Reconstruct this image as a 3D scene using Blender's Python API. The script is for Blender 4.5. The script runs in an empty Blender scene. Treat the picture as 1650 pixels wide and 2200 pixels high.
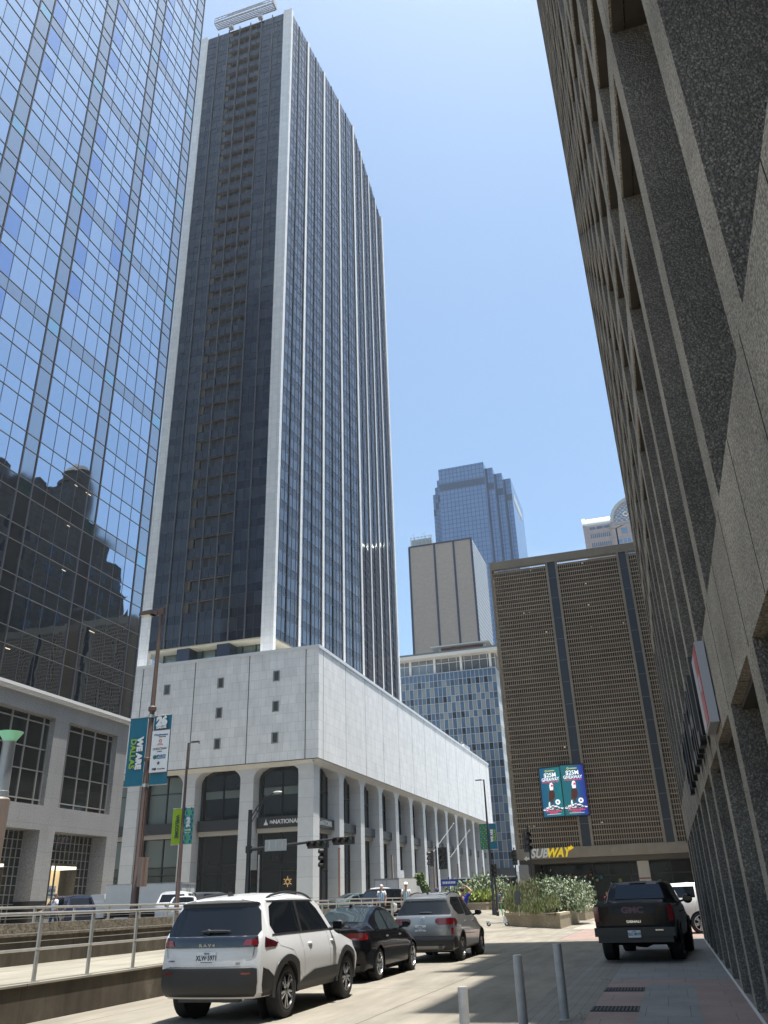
import bpy, bmesh, math, random
from mathutils import Vector, Matrix
R = math.radians
SC = bpy.context.scene
# ------------------------------------------------------------------ camera
H = 1.56
_f, _pi, _ro, _ya = 1740.6, .448787, -.033683, .295724
_fw = Vector((-math.sin(_ya)*math.cos(_pi), math.cos(_ya)*math.cos(_pi), math.sin(_pi)))
_r = Vector((math.cos(_ya), math.sin(_ya), 0)); _u = _r.cross(_fw)
_c, _s = math.cos(_ro), math.sin(_ro)
_cx = _c*_r + _s*_u; _cy = -_s*_r + _c*_u
cam = bpy.data.objects.new('camera', bpy.data.cameras.new('camera'))
SC.collection.objects.link(cam)
m = Matrix((( _cx.x, _cy.x, -_fw.x, 0), (_cx.y, _cy.y, -_fw.y, 0), (_cx.z, _cy.z, -_fw.z, H), (0, 0, 0, 1)))
cam.matrix_world = m
cam.data.sensor_fit = 'VERTICAL'; cam.data.sensor_height = 24; cam.data.lens = 24*_f/2200
cam.data.clip_end = 6000; cam.data.clip_start = .05
SC.camera = cam
SC.render.resolution_x = 768; SC.render.resolution_y = 1024
# ------------------------------------------------------------------ light
SUN_EL, SUN_AZ = 81.6, 2.5            # azimuth counted from +X towards +Y
w = bpy.data.worlds.new('World'); SC.world = w; w.use_nodes = True
nt = w.node_tree; nt.nodes.clear()
sky = nt.nodes.new('ShaderNodeTexSky'); sky.sky_type = 'NISHITA'; sky.sun_disc = False
sky.sun_elevation = R(SUN_EL); sky.sun_rotation = R(90-SUN_AZ); sky.altitude = 130
sky.air_density = 1.0; sky.dust_density = 2.6; sky.ozone_density = .8
bg = nt.nodes.new('ShaderNodeBackground'); bg.inputs[1].default_value = .118
out = nt.nodes.new('ShaderNodeOutputWorld')
tc = nt.nodes.new('ShaderNodeTexCoord')           # thin high cloud, low over the horizon
mp = nt.nodes.new('ShaderNodeMapping'); mp.inputs['Scale'].default_value = (2.2, 2.2, 9)
nz = nt.nodes.new('ShaderNodeTexNoise'); nz.inputs['Scale'].default_value = 2.4; nz.inputs['Detail'].default_value = 9; nz.inputs['Roughness'].default_value = .62
rmp = nt.nodes.new('ShaderNodeValToRGB'); rmp.color_ramp.elements[0].position = .52; rmp.color_ramp.elements[1].position = .78
sx = nt.nodes.new('ShaderNodeSeparateXYZ'); mr = nt.nodes.new('ShaderNodeMapRange')
mr.inputs['From Min'].default_value = .42; mr.inputs['From Max'].default_value = .18; mr.inputs['To Max'].default_value = .75
mu = nt.nodes.new('ShaderNodeMath'); mu.operation = 'MULTIPLY'
mx = nt.nodes.new('ShaderNodeMix'); mx.data_type = 'RGBA'
mx.inputs['B'].default_value = (8.0, 8.2, 8.4, 1)
L = nt.links.new
L(tc.outputs['Generated'], mp.inputs['Vector']); L(mp.outputs[0], nz.inputs['Vector']); L(nz.outputs['Fac'], rmp.inputs[0])
L(tc.outputs['Generated'], sx.inputs[0]); L(sx.outputs['Z'], mr.inputs['Value'])
L(rmp.outputs[0], mu.inputs[0]); L(mr.outputs[0], mu.inputs[1]); L(mu.outputs[0], mx.inputs['Factor'])
tn = nt.nodes.new('ShaderNodeMix'); tn.data_type = 'RGBA'; tn.blend_type = 'MULTIPLY'; tn.inputs['Factor'].default_value = 1; tn.inputs['B'].default_value = (.93, 1.06, 1.06, 1)
L(sky.outputs[0], tn.inputs['A']); L(tn.outputs['Result'], mx.inputs['A']); L(mx.outputs['Result'], bg.inputs[0]); L(bg.outputs[0], out.inputs[0])
sd = bpy.data.lights.new('sun', 'SUN'); sd.energy = 5.0; sd.angle = R(.53); sd.color = (1, .965, .91)
so = bpy.data.objects.new('sun', sd); SC.collection.objects.link(so)
sv = Vector((math.cos(R(SUN_EL))*math.cos(R(SUN_AZ)), math.cos(R(SUN_EL))*math.sin(R(SUN_AZ)), math.sin(R(SUN_EL))))
so.rotation_euler = sv.to_track_quat('Z', 'Y').to_euler(); so.location = (0, 0, 300)
vs = SC.view_settings; vs.view_transform = 'Standard'; vs.look = 'None'; vs.exposure = .92; vs.gamma = 1; vs.use_curve_mapping = False
SC.cycles.caustics_reflective = False; SC.cycles.caustics_refractive = False
SC.cycles.max_bounces = 7; SC.cycles.diffuse_bounces = 4; SC.cycles.glossy_bounces = 4

# ------------------------------------------------------------------ helpers
COL = SC.collection
def link(o, parent=None):
    COL.objects.link(o)
    if parent: o.parent = parent
    return o
def tag(o, label=None, cat=None, group=None, kind=None):
    if label: o['label'] = label
    if cat: o['category'] = cat
    if group: o['group'] = group
    if kind: o['kind'] = kind
    return o
def thing(name, label, cat, loc=(0, 0, 0), rz=0, group=None):
    o = bpy.data.objects.new(name, None); o.empty_display_size = .3
    link(o); o.location = loc; o.rotation_euler = (0, 0, rz)
    return tag(o, label, cat, group)
def kids(o): return [c for c in bpy.data.objects if c.parent == o]
def copy_tree(o, parent=None):
    c = o.copy(); COL.objects.link(c); c.parent = parent
    for ch in kids(o): copy_tree(ch, c)
    return c
def dup(o, loc, label=None, rz=None, group=None):
    c = copy_tree(o); c.location = loc
    if rz is not None: c.rotation_euler = (0, 0, rz)
    if label: c['label'] = label
    if group: c['group'] = group
    return c
class MB:
    """collects shapes and links them as one mesh object"""
    def __init__(s): s.v = []; s.f = []; s.m = []
    def add(s, vs, fs, m=0):
        n = len(s.v); s.v += [tuple(p) for p in vs]
        s.f += [tuple(i+n for i in f) for f in fs]; s.m += [m]*len(fs); return s
    def box(s, x0, x1, y0, y1, z0, z1, m=0, skip=''):
        vs = [(x, y, z) for z in (z0, z1) for y in (y0, y1) for x in (x0, x1)]
        fs = dict(b=(0, 2, 3, 1), t=(4, 5, 7, 6), f=(0, 1, 5, 4), k=(2, 6, 7, 3), l=(0, 4, 6, 2), r=(1, 3, 7, 5))
        return s.add(vs, [q for k, q in fs.items() if k not in skip], m)
    def quad(s, a, b, c, d, m=0): return s.add([a, b, c, d], [(0, 1, 2, 3)], m)
    def prism(s, pts, z0, z1, m=0, cap=True):
        n = len(pts); vs = [(p[0], p[1], z0) for p in pts]+[(p[0], p[1], z1) for p in pts]
        fs = [(i, (i+1) % n, n+(i+1) % n, n+i) for i in range(n)]
        if cap: fs += [tuple(range(n-1, -1, -1)), tuple(range(n, 2*n))]
        return s.add(vs, fs, m)
    def extr(s, pts, axis, a, b, m=0, cap=True):
        """2-D outline pushed along an axis; axis 'x': pts are (y,z), 'y': pts are (x,z)"""
        n = len(pts)
        def P(p, t): return (t, p[0], p[1]) if axis == 'x' else (p[0], t, p[1])
        vs = [P(p, a) for p in pts]+[P(p, b) for p in pts]
        fs = [(i, (i+1) % n, n+(i+1) % n, n+i) for i in range(n)]
        if cap: fs += [tuple(range(n-1, -1, -1)), tuple(range(n, 2*n))]
        return s.add(vs, fs, m)
    def tube(s, a, b, r, r2=None, n=10, m=0, cap=True):
        a = Vector(a); b = Vector(b); r2 = r if r2 is None else r2
        d = (b-a).normalized(); u = d.orthogonal().normalized(); w_ = d.cross(u)
        vs = []
        for p, rr in ((a, r), (b, r2)):
            vs += [p+rr*(math.cos(t)*u+math.sin(t)*w_) for t in [2*math.pi*i/n for i in range(n)]]
        fs = [(i, (i+1) % n, n+(i+1) % n, n+i) for i in range(n)]
        if cap: fs += [tuple(range(n-1, -1, -1)), tuple(range(n, 2*n))]
        return s.add(vs, fs, m)
    def path(s, pts, r, n=8, m=0):
        for i in range(len(pts)-1): s.tube(pts[i], pts[i+1], r, n=n, m=m)
        return s
    def lathe(s, prof, c=(0, 0, 0), axis='z', n=20, m=0):
        """prof: (radius, height) pairs"""
        vs = []
        for r, h in prof:
            for i in range(n):
                t = 2*math.pi*i/n; a, b = r*math.cos(t), r*math.sin(t)
                p = (a, b, h) if axis == 'z' else ((h, a, b) if axis == 'x' else (a, h, b))
                vs.append((p[0]+c[0], p[1]+c[1], p[2]+c[2]))
        fs = []
        for j in range(len(prof)-1):
            for i in range(n): fs.append((j*n+i, j*n+(i+1) % n, (j+1)*n+(i+1) % n, (j+1)*n+i))
        return s.add(vs, fs, m)
    def ball(s, c, rx, ry=None, rz=None, n=12, m=0):
        ry = ry or rx; rz = rz or rx; k = n//2
        vs = [(c[0]+rx*math.sin(math.pi*j/k)*math.cos(2*math.pi*i/n), c[1]+ry*math.sin(math.pi*j/k)*math.sin(2*math.pi*i/n), c[2]+rz*math.cos(math.pi*j/k)) for j in range(k+1) for i in range(n)]
        return s.add(vs, [(j*n+i, (j+1)*n+i, (j+1)*n+(i+1) % n, j*n+(i+1) % n) for j in range(k) for i in range(n)], m)
    def build(s, name, mats, parent=None, smooth=None, loc=None):
        me = bpy.data.meshes.new(name); me.from_pydata(s.v, [], s.f)
        if not isinstance(mats, (list, tuple)): mats = [mats]
        for a in mats: me.materials.append(a)
        if len(mats) > 1: me.polygons.foreach_set('material_index', s.m)
        if smooth is not None:
            me.polygons.foreach_set('use_smooth', [True]*len(me.polygons))
            bm = bmesh.new(); bm.from_mesh(me); bmesh.ops.remove_doubles(bm, verts=bm.verts, dist=.0004)
            bmesh.ops.recalc_face_normals(bm, faces=bm.faces); bm.to_mesh(me); bm.free()
            me.set_sharp_from_angle(angle=R(smooth))
        me.update()
        o = bpy.data.objects.new(name, me); link(o, parent)
        if loc: o.location = loc
        return o
def text(parent, name, s, size, mat, loc, rot, depth=.01, bold=0, align='CENTER', sx=1, spacing=1, shear=0):
    c = bpy.data.curves.new(name, 'FONT'); c.body = s; c.size = size; c.extrude = depth; c.offset = bold
    c.align_x = align; c.align_y = 'CENTER'; c.space_character = spacing; c.shear = shear; c.resolution_u = 3
    t = bpy.data.objects.new(name, c); COL.objects.link(t)
    dg = bpy.context.evaluated_depsgraph_get(); me = bpy.data.meshes.new_from_object(t.evaluated_get(dg))
    bpy.data.objects.remove(t); me.materials.clear(); me.materials.append(mat)
    o = bpy.data.objects.new(name, me); link(o, parent); o.location = loc; o.rotation_euler = rot; o.scale = (sx, 1, 1)
    return o
FRONT = (R(90), 0, 0)            # text that faces -Y
# ------------------------------------------------------------------ materials
MATS = {}
def mat(name, col, rough=.6, metal=0, var=0, vscale=1.0, bump=0, bscale=20, spec=.5, emit=None, estr=0, coat=0, ior=None, stretch=None):
    if name in MATS: return MATS[name]
    a = bpy.data.materials.new(name); a.use_nodes = True; t = a.node_tree; b = t.nodes['Principled BSDF']
    b.inputs['Base Color'].default_value = (*col, 1); b.inputs['Roughness'].default_value = rough
    b.inputs['Metallic'].default_value = metal; b.inputs['Specular IOR Level'].default_value = spec
    if coat: b.inputs['Coat Weight'].default_value = coat; b.inputs['Coat Roughness'].default_value = .03
    if ior: b.inputs['IOR'].default_value = ior
    if emit: b.inputs['Emission Color'].default_value = (*emit, 1); b.inputs['Emission Strength'].default_value = estr
    if var or bump:
        g = t.nodes.new('ShaderNodeTexCoord')
        src = g.outputs['Object']
        if stretch:
            q = t.nodes.new('ShaderNodeMapping'); q.inputs['Scale'].default_value = stretch; t.links.new(src, q.inputs[0]); src = q.outputs[0]
    if var:
        n = t.nodes.new('ShaderNodeTexNoise'); n.inputs['Scale'].default_value = vscale; n.inputs['Detail'].default_value = 6; n.inputs['Roughness'].default_value = .65
        r_ = t.nodes.new('ShaderNodeMapRange'); r_.inputs['From Min'].default_value = .25; r_.inputs['From Max'].default_value = .75
        r_.inputs['To Min'].default_value = 1-var; r_.inputs['To Max'].default_value = 1+var
        v = t.nodes.new('ShaderNodeVectorMath'); v.operation = 'SCALE'; v.inputs[0].default_value = col
        t.links.new(src, n.inputs['Vector']); t.links.new(n.outputs['Fac'], r_.inputs['Value']); t.links.new(r_.outputs[0], v.inputs['Scale']); t.links.new(v.outputs[0], b.inputs['Base Color'])
    if bump:
        n = t.nodes.new('ShaderNodeTexNoise'); n.inputs['Scale'].default_value = bscale; n.inputs['Detail'].default_value = 3
        u = t.nodes.new('ShaderNodeBump'); u.inputs['Strength'].default_value = bump; u.inputs['Distance'].default_value = .02
        t.links.new(src, n.inputs['Vector']); t.links.new(n.outputs['Fac'], u.inputs['Height']); t.links.new(u.outputs[0], b.inputs['Normal'])
    MATS[name] = a; return a
class NT:
    """tiny node graph helper"""
    def __init__(s, name):
        s.a = bpy.data.materials.new(name); s.a.use_nodes = True; s.t = s.a.node_tree; s.b = s.t.nodes['Principled BSDF']; MATS[name] = s.a
    def n(s, typ, inp=None, **kw):
        q = s.t.nodes.new('ShaderNode'+typ)
        for k, v in kw.items(): setattr(q, k, v)
        for k, v in (inp or {}).items():
            if isinstance(v, bpy.types.NodeSocket): s.t.links.new(v, q.inputs[k])
            else: q.inputs[k].default_value = v
        return q
    def set(s, k, v):
        if isinstance(v, bpy.types.NodeSocket): s.t.links.new(v, s.b.inputs[k])
        else: s.b.inputs[k].default_value = v
    def pos(s): return s.n('NewGeometry').outputs['Position']
def ramp(N, fac, stops):
    r_ = N.n('ValToRGB', {0: fac}); e = r_.color_ramp.elements
    while len(e) < len(stops): e.new(.5)
    for q, (p, c) in zip(e, stops): q.position = p; q.color = (*c, 1)
    return r_.outputs[0]
def tile_mat(name, c1, c2, line, bw, bh, mortar=.012, rough=.5, offset=.0, var=.06, freq=2, streak=0):
    """stone slabs on upright axis-aligned faces: u = x+y, v = z"""
    N = NT(name); p = N.pos(); sp = N.n('SeparateXYZ', {0: p})
    u = N.n('Math', {0: sp.outputs[0], 1: sp.outputs[1]}, operation='ADD')
    cv = N.n('CombineXYZ', {0: u.outputs[0], 1: sp.outputs[2]})
    br = N.n('TexBrick', {'Vector': cv.outputs[0], 'Color1': (*c1, 1), 'Color2': (*c2, 1), 'Mortar': (*line, 1), 'Scale': 1, 'Mortar Size': mortar, 'Mortar Smooth': .1, 'Bias': 0, 'Brick Width': bw, 'Row Height': bh}, offset=offset, offset_frequency=freq)
    mp_ = N.n('Mapping', {0: p, 'Scale': (1, 1, .35 if streak else 1)})
    n = N.n('TexNoise', {'Vector': mp_.outputs[0], 'Scale': .8, 'Detail': 8, 'Roughness': .7})
    r_ = N.n('MapRange', {'Value': n.outputs['Fac'], 'From Min': .3, 'From Max': .7, 'To Min': 1-var, 'To Max': 1+var})
    v = N.n('VectorMath', {0: br.outputs['Color'], 'Scale': r_.outputs[0]}, operation='SCALE')
    N.set('Base Color', v.outputs[0]); N.set('Roughness', rough)
    return N.a
# ------------------------------------------------------------------ ground
def sstep(a, b, x):
    t = max(0, min(1, (x-a)/(b-a))); return t*t*(3-2*t)
def gz(x, y):
    far = sstep(36, 58, y)
    if x > -10.02 and y < 36: return 0
    hi = .7*sstep(-9, -17, x)
    if y < 36: return .7 if x < -14 else 0
    return hi if far >= 1 else hi*max(far, sstep(-10.5, -14, x))
def concrete_ground(name, base, joint=4.6):
    N = NT(name); p = N.pos()
    n1 = N.n('TexNoise', {'Vector': p, 'Scale': .22, 'Detail': 7, 'Roughness': .6}).outputs['Fac']
    n2 = N.n('TexNoise', {'Vector': N.n('Mapping', {0: p, 'Scale': (2.2, .35, 1)}).outputs[0], 'Scale': 1.0, 'Detail': 6, 'Roughness': .65}).outputs['Fac']
    n3 = N.n('TexNoise', {'Vector': p, 'Scale': 38, 'Detail': 2}).outputs['Fac']
    br = N.n('TexBrick', {'Vector': p, 'Color1': (1, 1, 1, 1), 'Color2': (.87, .87, .86, 1), 'Mortar': (.38, .37, .35, 1), 'Scale': 1, 'Mortar Size': .014, 'Brick Width': joint, 'Row Height': joint*1.3}, offset=0)
    c = ramp(N, n1, [(.3, tuple(base[i]*.78 for i in range(3))), (.5, base), (.7, tuple(min(1, base[i]*1.14) for i in range(3)))])
    r2 = N.n('MapRange', {'Value': n2, 'From Min': .3, 'From Max': .7, 'To Min': .68, 'To Max': 1.14}).outputs[0]
    r3 = N.n('MapRange', {'Value': n3, 'From Min': .3, 'From Max': .7, 'To Min': .93, 'To Max': 1.05}).outputs[0]
    sp = N.n('TexVoronoi', {'Vector': p, 'Scale': 1.6}).outputs['Distance']       # gum and oil spots
    r4 = N.n('MapRange', {'Value': sp, 'From Min': .035, 'From Max': .06, 'To Min': .55, 'To Max': 1}).outputs[0]
    k = N.n('Math', {0: r2, 1: r3}, operation='MULTIPLY').outputs[0]; k = N.n('Math', {0: k, 1: r4}, operation='MULTIPLY').outputs[0]
    v = N.n('VectorMath', {0: c, 'Scale': k}, operation='SCALE').outputs[0]
    v2 = N.n('VectorMath', {0: v, 1: br.outputs['Color']}, operation='MULTIPLY').outputs[0]
    N.set('Base Color', v2); N.set('Roughness', .85)
    N.set('Normal', N.n('Bump', {'Height': n3, 'Strength': .15, 'Distance': .01}).outputs[0])
    return N.a
DRIVE = concrete_ground('drive_concrete', (.25, .225, .18))
RAMPF = concrete_ground('ramp_concrete', (.27, .25, .20), 3.2)
ASPH = mat('asphalt', (.075, .075, .078), .9, var=.25, vscale=1.3, bump=.3, bscale=60)
FARG = mat('far_ground', (.2, .195, .18), .9, var=.2, vscale=.05)
g = MB()
xs = [-3000, -600, -200, -110, -70, -44, -32, -24, -20, -17, -16, -15, -14.2, -14.0, -13, -12, -11, -10.02, -9, -6, -3, 0, 4, 12, 40, 120, 500, 3000]
ys = [-1500, -300, -60, -10, 0, 6, 12, 20, 28, 34, 36, 38, 40, 43, 46, 49, 52, 55, 58, 62, 80, 101, 130, 250, 700, 3500]
vs_ = [(x, y, gz(x, y)) for y in ys for x in xs]; n = len(xs)
g.add(vs_, [(j*n+i, j*n+i+1, (j+1)*n+i+1, (j+1)*n+i) for j in range(len(ys)-1) for i in range(n-1)])
go = g.build('ground', DRIVE); tag(go, kind='structure')
def sheet(name, x0, x1, y0, y1, dz, m, nx=6, ny=6):
    b = MB(); k = nx+1
    vv = [(x0+(x1-x0)*i/nx, y0+(y1-y0)*j/ny, gz(x0+(x1-x0)*i/nx, y0+(y1-y0)*j/ny)+dz) for j in range(ny+1) for i in range(k)]
    b.add(vv, [(j*k+i, j*k+i+1, (j+1)*k+i+1, (j+1)*k+i) for j in range(ny) for i in range(nx)])
    return tag(b.build(name, m), kind='structure')
sheet('street', -38, -17.2, 5, 240, .012, ASPH, 4, 60)
b = MB()
for y in range(8, 200, 9): b.quad((-27.6, y, .722), (-27.45, y, .722), (-27.45, y+3.2, .722), (-27.6, y+3.2, .722))
for x in (-36.9, -18.2): b.quad((x, 6, .722), (x+.12, 6, .722), (x+.12, 120, .722), (x, 120, .722))
tag(b.build('lane_marking', mat('road_paint', (.62, .62, .6), .7, var=.2, vscale=3)), kind='structure')
b = MB(); b.box(-43.9, -38, 5, 98, .7, .85); b.box(-17.2, -16.6, 5, 60, .70, .84)
tag(b.build('kerb', concrete_ground('kerb_concrete', (.46, .44, .39), 2)), kind='structure')
# pavement beside the fluted building
def slab_mat(name, c1, c2, bw, bh):
    N = NT(name); p = N.pos()
    br = N.n('TexBrick', {'Vector': p, 'Color1': (*c1, 1), 'Color2': (*c2, 1), 'Mortar': (.10, .095, .09, 1), 'Scale': 1, 'Mortar Size': .006, 'Brick Width': bw, 'Row Height': bh}, offset=.5)
    n1 = N.n('TexNoise', {'Vector': p, 'Scale': 1.1, 'Detail': 7, 'Roughness': .7}).outputs['Fac']
    n2 = N.n('TexNoise', {'Vector': p, 'Scale': 70, 'Detail': 2}).outputs['Fac']
    k = N.n('Math', {0: N.n('MapRange', {'Value': n1, 'From Min': .3, 'From Max': .7, 'To Min': .8, 'To Max': 1.2}).outputs[0], 1: N.n('MapRange', {'Value': n2, 'From Min': .3, 'From Max': .7, 'To Min': .8, 'To Max': 1.2}).outputs[0]}, operation='MULTIPLY').outputs[0]
    N.set('Base Color', N.n('VectorMath', {0: br.outputs['Color'], 'Scale': k}, operation='SCALE').outputs[0]); N.set('Roughness', .7); return N.a
RED = slab_mat('red_granite_paving', (.27, .19, .16), (.24, .17, .145), 1.2, .75)
GRY = slab_mat('grey_slate_paving', (.19, .187, .175), (.21, .207, .19), .62, 1.25)
STRIP = slab_mat('brick_strip_paving', (.2, .185, .155), (.17, .155, .13), .15, 30)
sheet('brick_strip', -2.4, -1.42, 0, 31, .004, STRIP)
b = MB()
b.quad((-1.42, -6, .004), (.98, -6, .004), (.98, 19.3, .004), (-1.42, 19.3, .004))
b.quad((-4.5, 36.4, .004), (.98, 36.4, .004), (.98, 48, .004), (-4.5, 48, .004))
tag(b.build('red_pavement', RED), kind='structure')
b = MB(); b.quad((-1.42, 19.3, .005), (.98, 19.3, .005), (.98, 36, .005), (-1.42, 36, .005))
b.quad((-.72, -6, .008), (.15, -6, .008), (.15, 18.5, .008), (-.72, 18.5, .008))
tag(b.build('grey_pavement', GRY), kind='structure')
b = MB(); b.box(.86, .9, -6, 35.4, 0, .02)
tag(b.build('pavement_edge_line', mat('pale_caulk', (.62, .6, .56), .7)), kind='structure')
sheet('plaza_paving', -5.2, 6, 48.1, 101, .004, slab_mat('pale_plaza_paving', (.34, .315, .27), (.31, .285, .245), 1.2, .6), 2, 2)
# ------------------------------------------------------------------ stone and glass
GRAN = NT('grey_granite')
p = GRAN.pos(); n1 = GRAN.n('TexNoise', {'Vector': p, 'Scale': 12, 'Detail': 4, 'Roughness': .8}).outputs['Fac']; n2 = GRAN.n('TexNoise', {'Vector': p, 'Scale': .5, 'Detail': 3}).outputs['Fac']
sp = GRAN.n('SeparateXYZ', {0: p}); cv = GRAN.n('CombineXYZ', {0: sp.outputs[1], 1: sp.outputs[2]})
br = GRAN.n('TexBrick', {'Vector': cv.outputs[0], 'Color1': (1, 1, 1, 1), 'Color2': (.93, .93, .95, 1), 'Mortar': (.62, .62, .62, 1), 'Scale': 1, 'Mortar Size': .012, 'Brick Width': 1.655, 'Row Height': 1.9}, offset=0)
c = ramp(GRAN, n1, [(.35, (.15, .145, .14)), (.5, (.235, .228, .22)), (.68, (.37, .36, .345))])
c = GRAN.n('VectorMath', {0: c, 1: br.outputs['Color']}, operation='MULTIPLY').outputs[0]
GRAN.set('Base Color', GRAN.n('VectorMath', {0: c, 'Scale': GRAN.n('MapRange', {'Value': n2, 'To Min': .82, 'To Max': 1.2}).outputs[0]}, operation='SCALE').outputs[0]); GRAN.set('Roughness', .45); GRAN = GRAN.a
def mirror(name, tint, rough=.015, warp=.010, ws=.35):
    N = NT(name); N.set('Metallic', 1); N.set('Base Color', (*tint, 1)); N.set('Roughness', rough)
    n = N.n('TexNoise', {'Vector': N.pos(), 'Scale': ws, 'Detail': 1}).outputs['Fac']
    N.set('Normal', N.n('Bump', {'Height': n, 'Strength': 1, 'Distance': warp}).outputs[0]); return N.a
MG = [mirror('sky_glass_a', (.50, .57, .67)), mirror('sky_glass_b', (.46, .54, .64)), mirror('sky_glass_grey', (.40, .43, .47), .06), mirror('sky_glass_blue', (.34, .42, .60)), mirror('sky_glass_teal', (.38, .54, .60)), mirror('sky_glass_spandrel', (.50, .58, .68))]
MULL = mat('dark_bronze_mullion', (.10, .09, .088), .35, metal=.3)
MULLP = mat('pale_mullion', (.36, .34, .31), .4, metal=.4)
DARKG = mat('dark_glass', (.012, .014, .017), .06, spec=.8, ior=1.7)
BLACKM = mat('black_metal', (.012, .012, .013), .4)
# ------------------------------------------------------------------ mirror glass tower (left)
XT = -44.0; Y0 = 63.63
ends = [Y0]; y = Y0; kind = []
y -= 1.70; ends.append(y); kind.append('col')
while y > 6:
    for i in range(4): y -= 1.665; ends.append(y); kind.append('cell')
    y -= 1.60; ends.append(y); kind.append('col')
zs = [17.05]; zk = []
while zs[-1] < 148:
    zs.append(zs[-1]+2.64); zk.append('v'); zs.append(zs[-1]+1.34); zk.append('s')
tw = thing('mirror_glass_tower', 'tall office tower of blue mirror glass on a grey granite base, at the left edge', 'skyscraper', (XT, Y0, .7))
tw.location = (0, 0, 0)
rnd = random.Random(4); cw = MB()
blue = set()
for (cx, lo, hi) in ((5, 8, 10), (6, 11, 13), (9, 9, 14), (10, 12, 15), (14, 7, 10), (15, 10, 13), (5, 15, 17), (4, 15, 16), (9, 17, 20), (10, 18, 20), (14, 14, 17), (15, 15, 17), (19, 11, 14), (20, 12, 15), (4, 20, 23), (5, 22, 25), (10, 23, 26), (9, 25, 27), (19, 5, 6), (10, 5, 6), (14, 3, 4), (15, 5, 6)):
    for f_ in range(lo, hi+1): blue.add((cx, f_))
for i in range(len(kind)):
    ya, yb = ends[i+1], ends[i]
    for j in range(len(zk)):
        f_ = j//2; m_ = 0 if rnd.random() < .6 else 1
        if zk[j] == 's': m_ = 5 if rnd.random() < .8 else 0
        if kind[i] == 'col': m_ = 2
        if zk[j] == 's' and f_ % 4 == 3: m_ = 4 if kind[i] == 'col' else 2
        if (i, f_) in blue and kind[i] == 'cell' and zk[j] == 'v': m_ = 3
        t1, t2, t3, t4 = [rnd.uniform(-.003, .003) for _ in range(4)]
        cw.quad((XT+t1, ya, zs[j]), (XT+t2, yb, zs[j]), (XT+t3, yb, zs[j+1]), (XT+t4, ya, zs[j+1]), m_)
cw.box(-84, XT-.05, 6, Y0-.02, 17, 148, 1, skip='')
cw.build('glass_wall', MG, tw)
mb = MB()
for i, yy in enumerate(ends):
    thick = (i == 0 or kind[i-1] == 'col' or (i < len(kind) and kind[i] == 'col'))
    w_, d_ = (.075, .08) if thick else (.022, .03)
    mb.box(XT-.02, XT+d_, yy-w_, yy+w_*.4, 17.05, 148)
mb.build('vertical_mullion', MULL, tw)
mb = MB()
for z in zs: mb.box(XT-.02, XT+.06, 6, Y0, z-.016, z+.016)
mb.build('horizontal_mullion', mat('grey_mullion', (.24, .23, .22), .4, metal=.4), tw)
mb = MB(); mb.box(XT-.5, XT+.42, 6, Y0+.15, 16.82, 17.05); mb.box(XT-.5, XT+.25, 6, Y0+.1, 16.6, 16.8)
mb.build('ledge', mat('polished_steel', (.75, .74, .72), .25, metal=.2), tw)
gw = MB()
Wy = [(55.5-8.3*k, 62.1-8.3*k) for k in range(6)]
gw.box(-84, XT-.9, 6, Y0-.1, 7.25, 16.6); gw.box(-84, XT-3.5, 6, Y0-.1, .7, 7.25); gw.box(XT-3.5, XT-1.6, Y0-1.5, Y0-.1, .7, 7.25)
gw.box(XT-1, XT, 6, Y0, 15.42, 16.6); gw.box(XT-1, XT, 6, Y0, 7.2, 8.9)
pe = [Y0]+[v for a, b_ in Wy for v in (b_, a)]+[6]
for i in range(0, len(pe)-1, 2):
    gw.box(XT-1, XT, pe[i+1], pe[i], 8.9, 15.42); gw.box(XT-1.6, XT, pe[i+1], pe[i], 2.4, 7.2)
gw.build('granite_wall', GRAN, tw)
mb = MB()
for i in range(0, len(pe)-1, 2): mb.box(XT-1.6, XT+.06, pe[i+1]-.05, pe[i]+.05, .6, 2.4)
mb.build('base_course', mat('black_granite', (.02, .02, .022), .25), tw)
SHW = mat('dark_shaft_glass', (.02, .021, .02), .05, spec=.6, ior=1.6)
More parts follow.
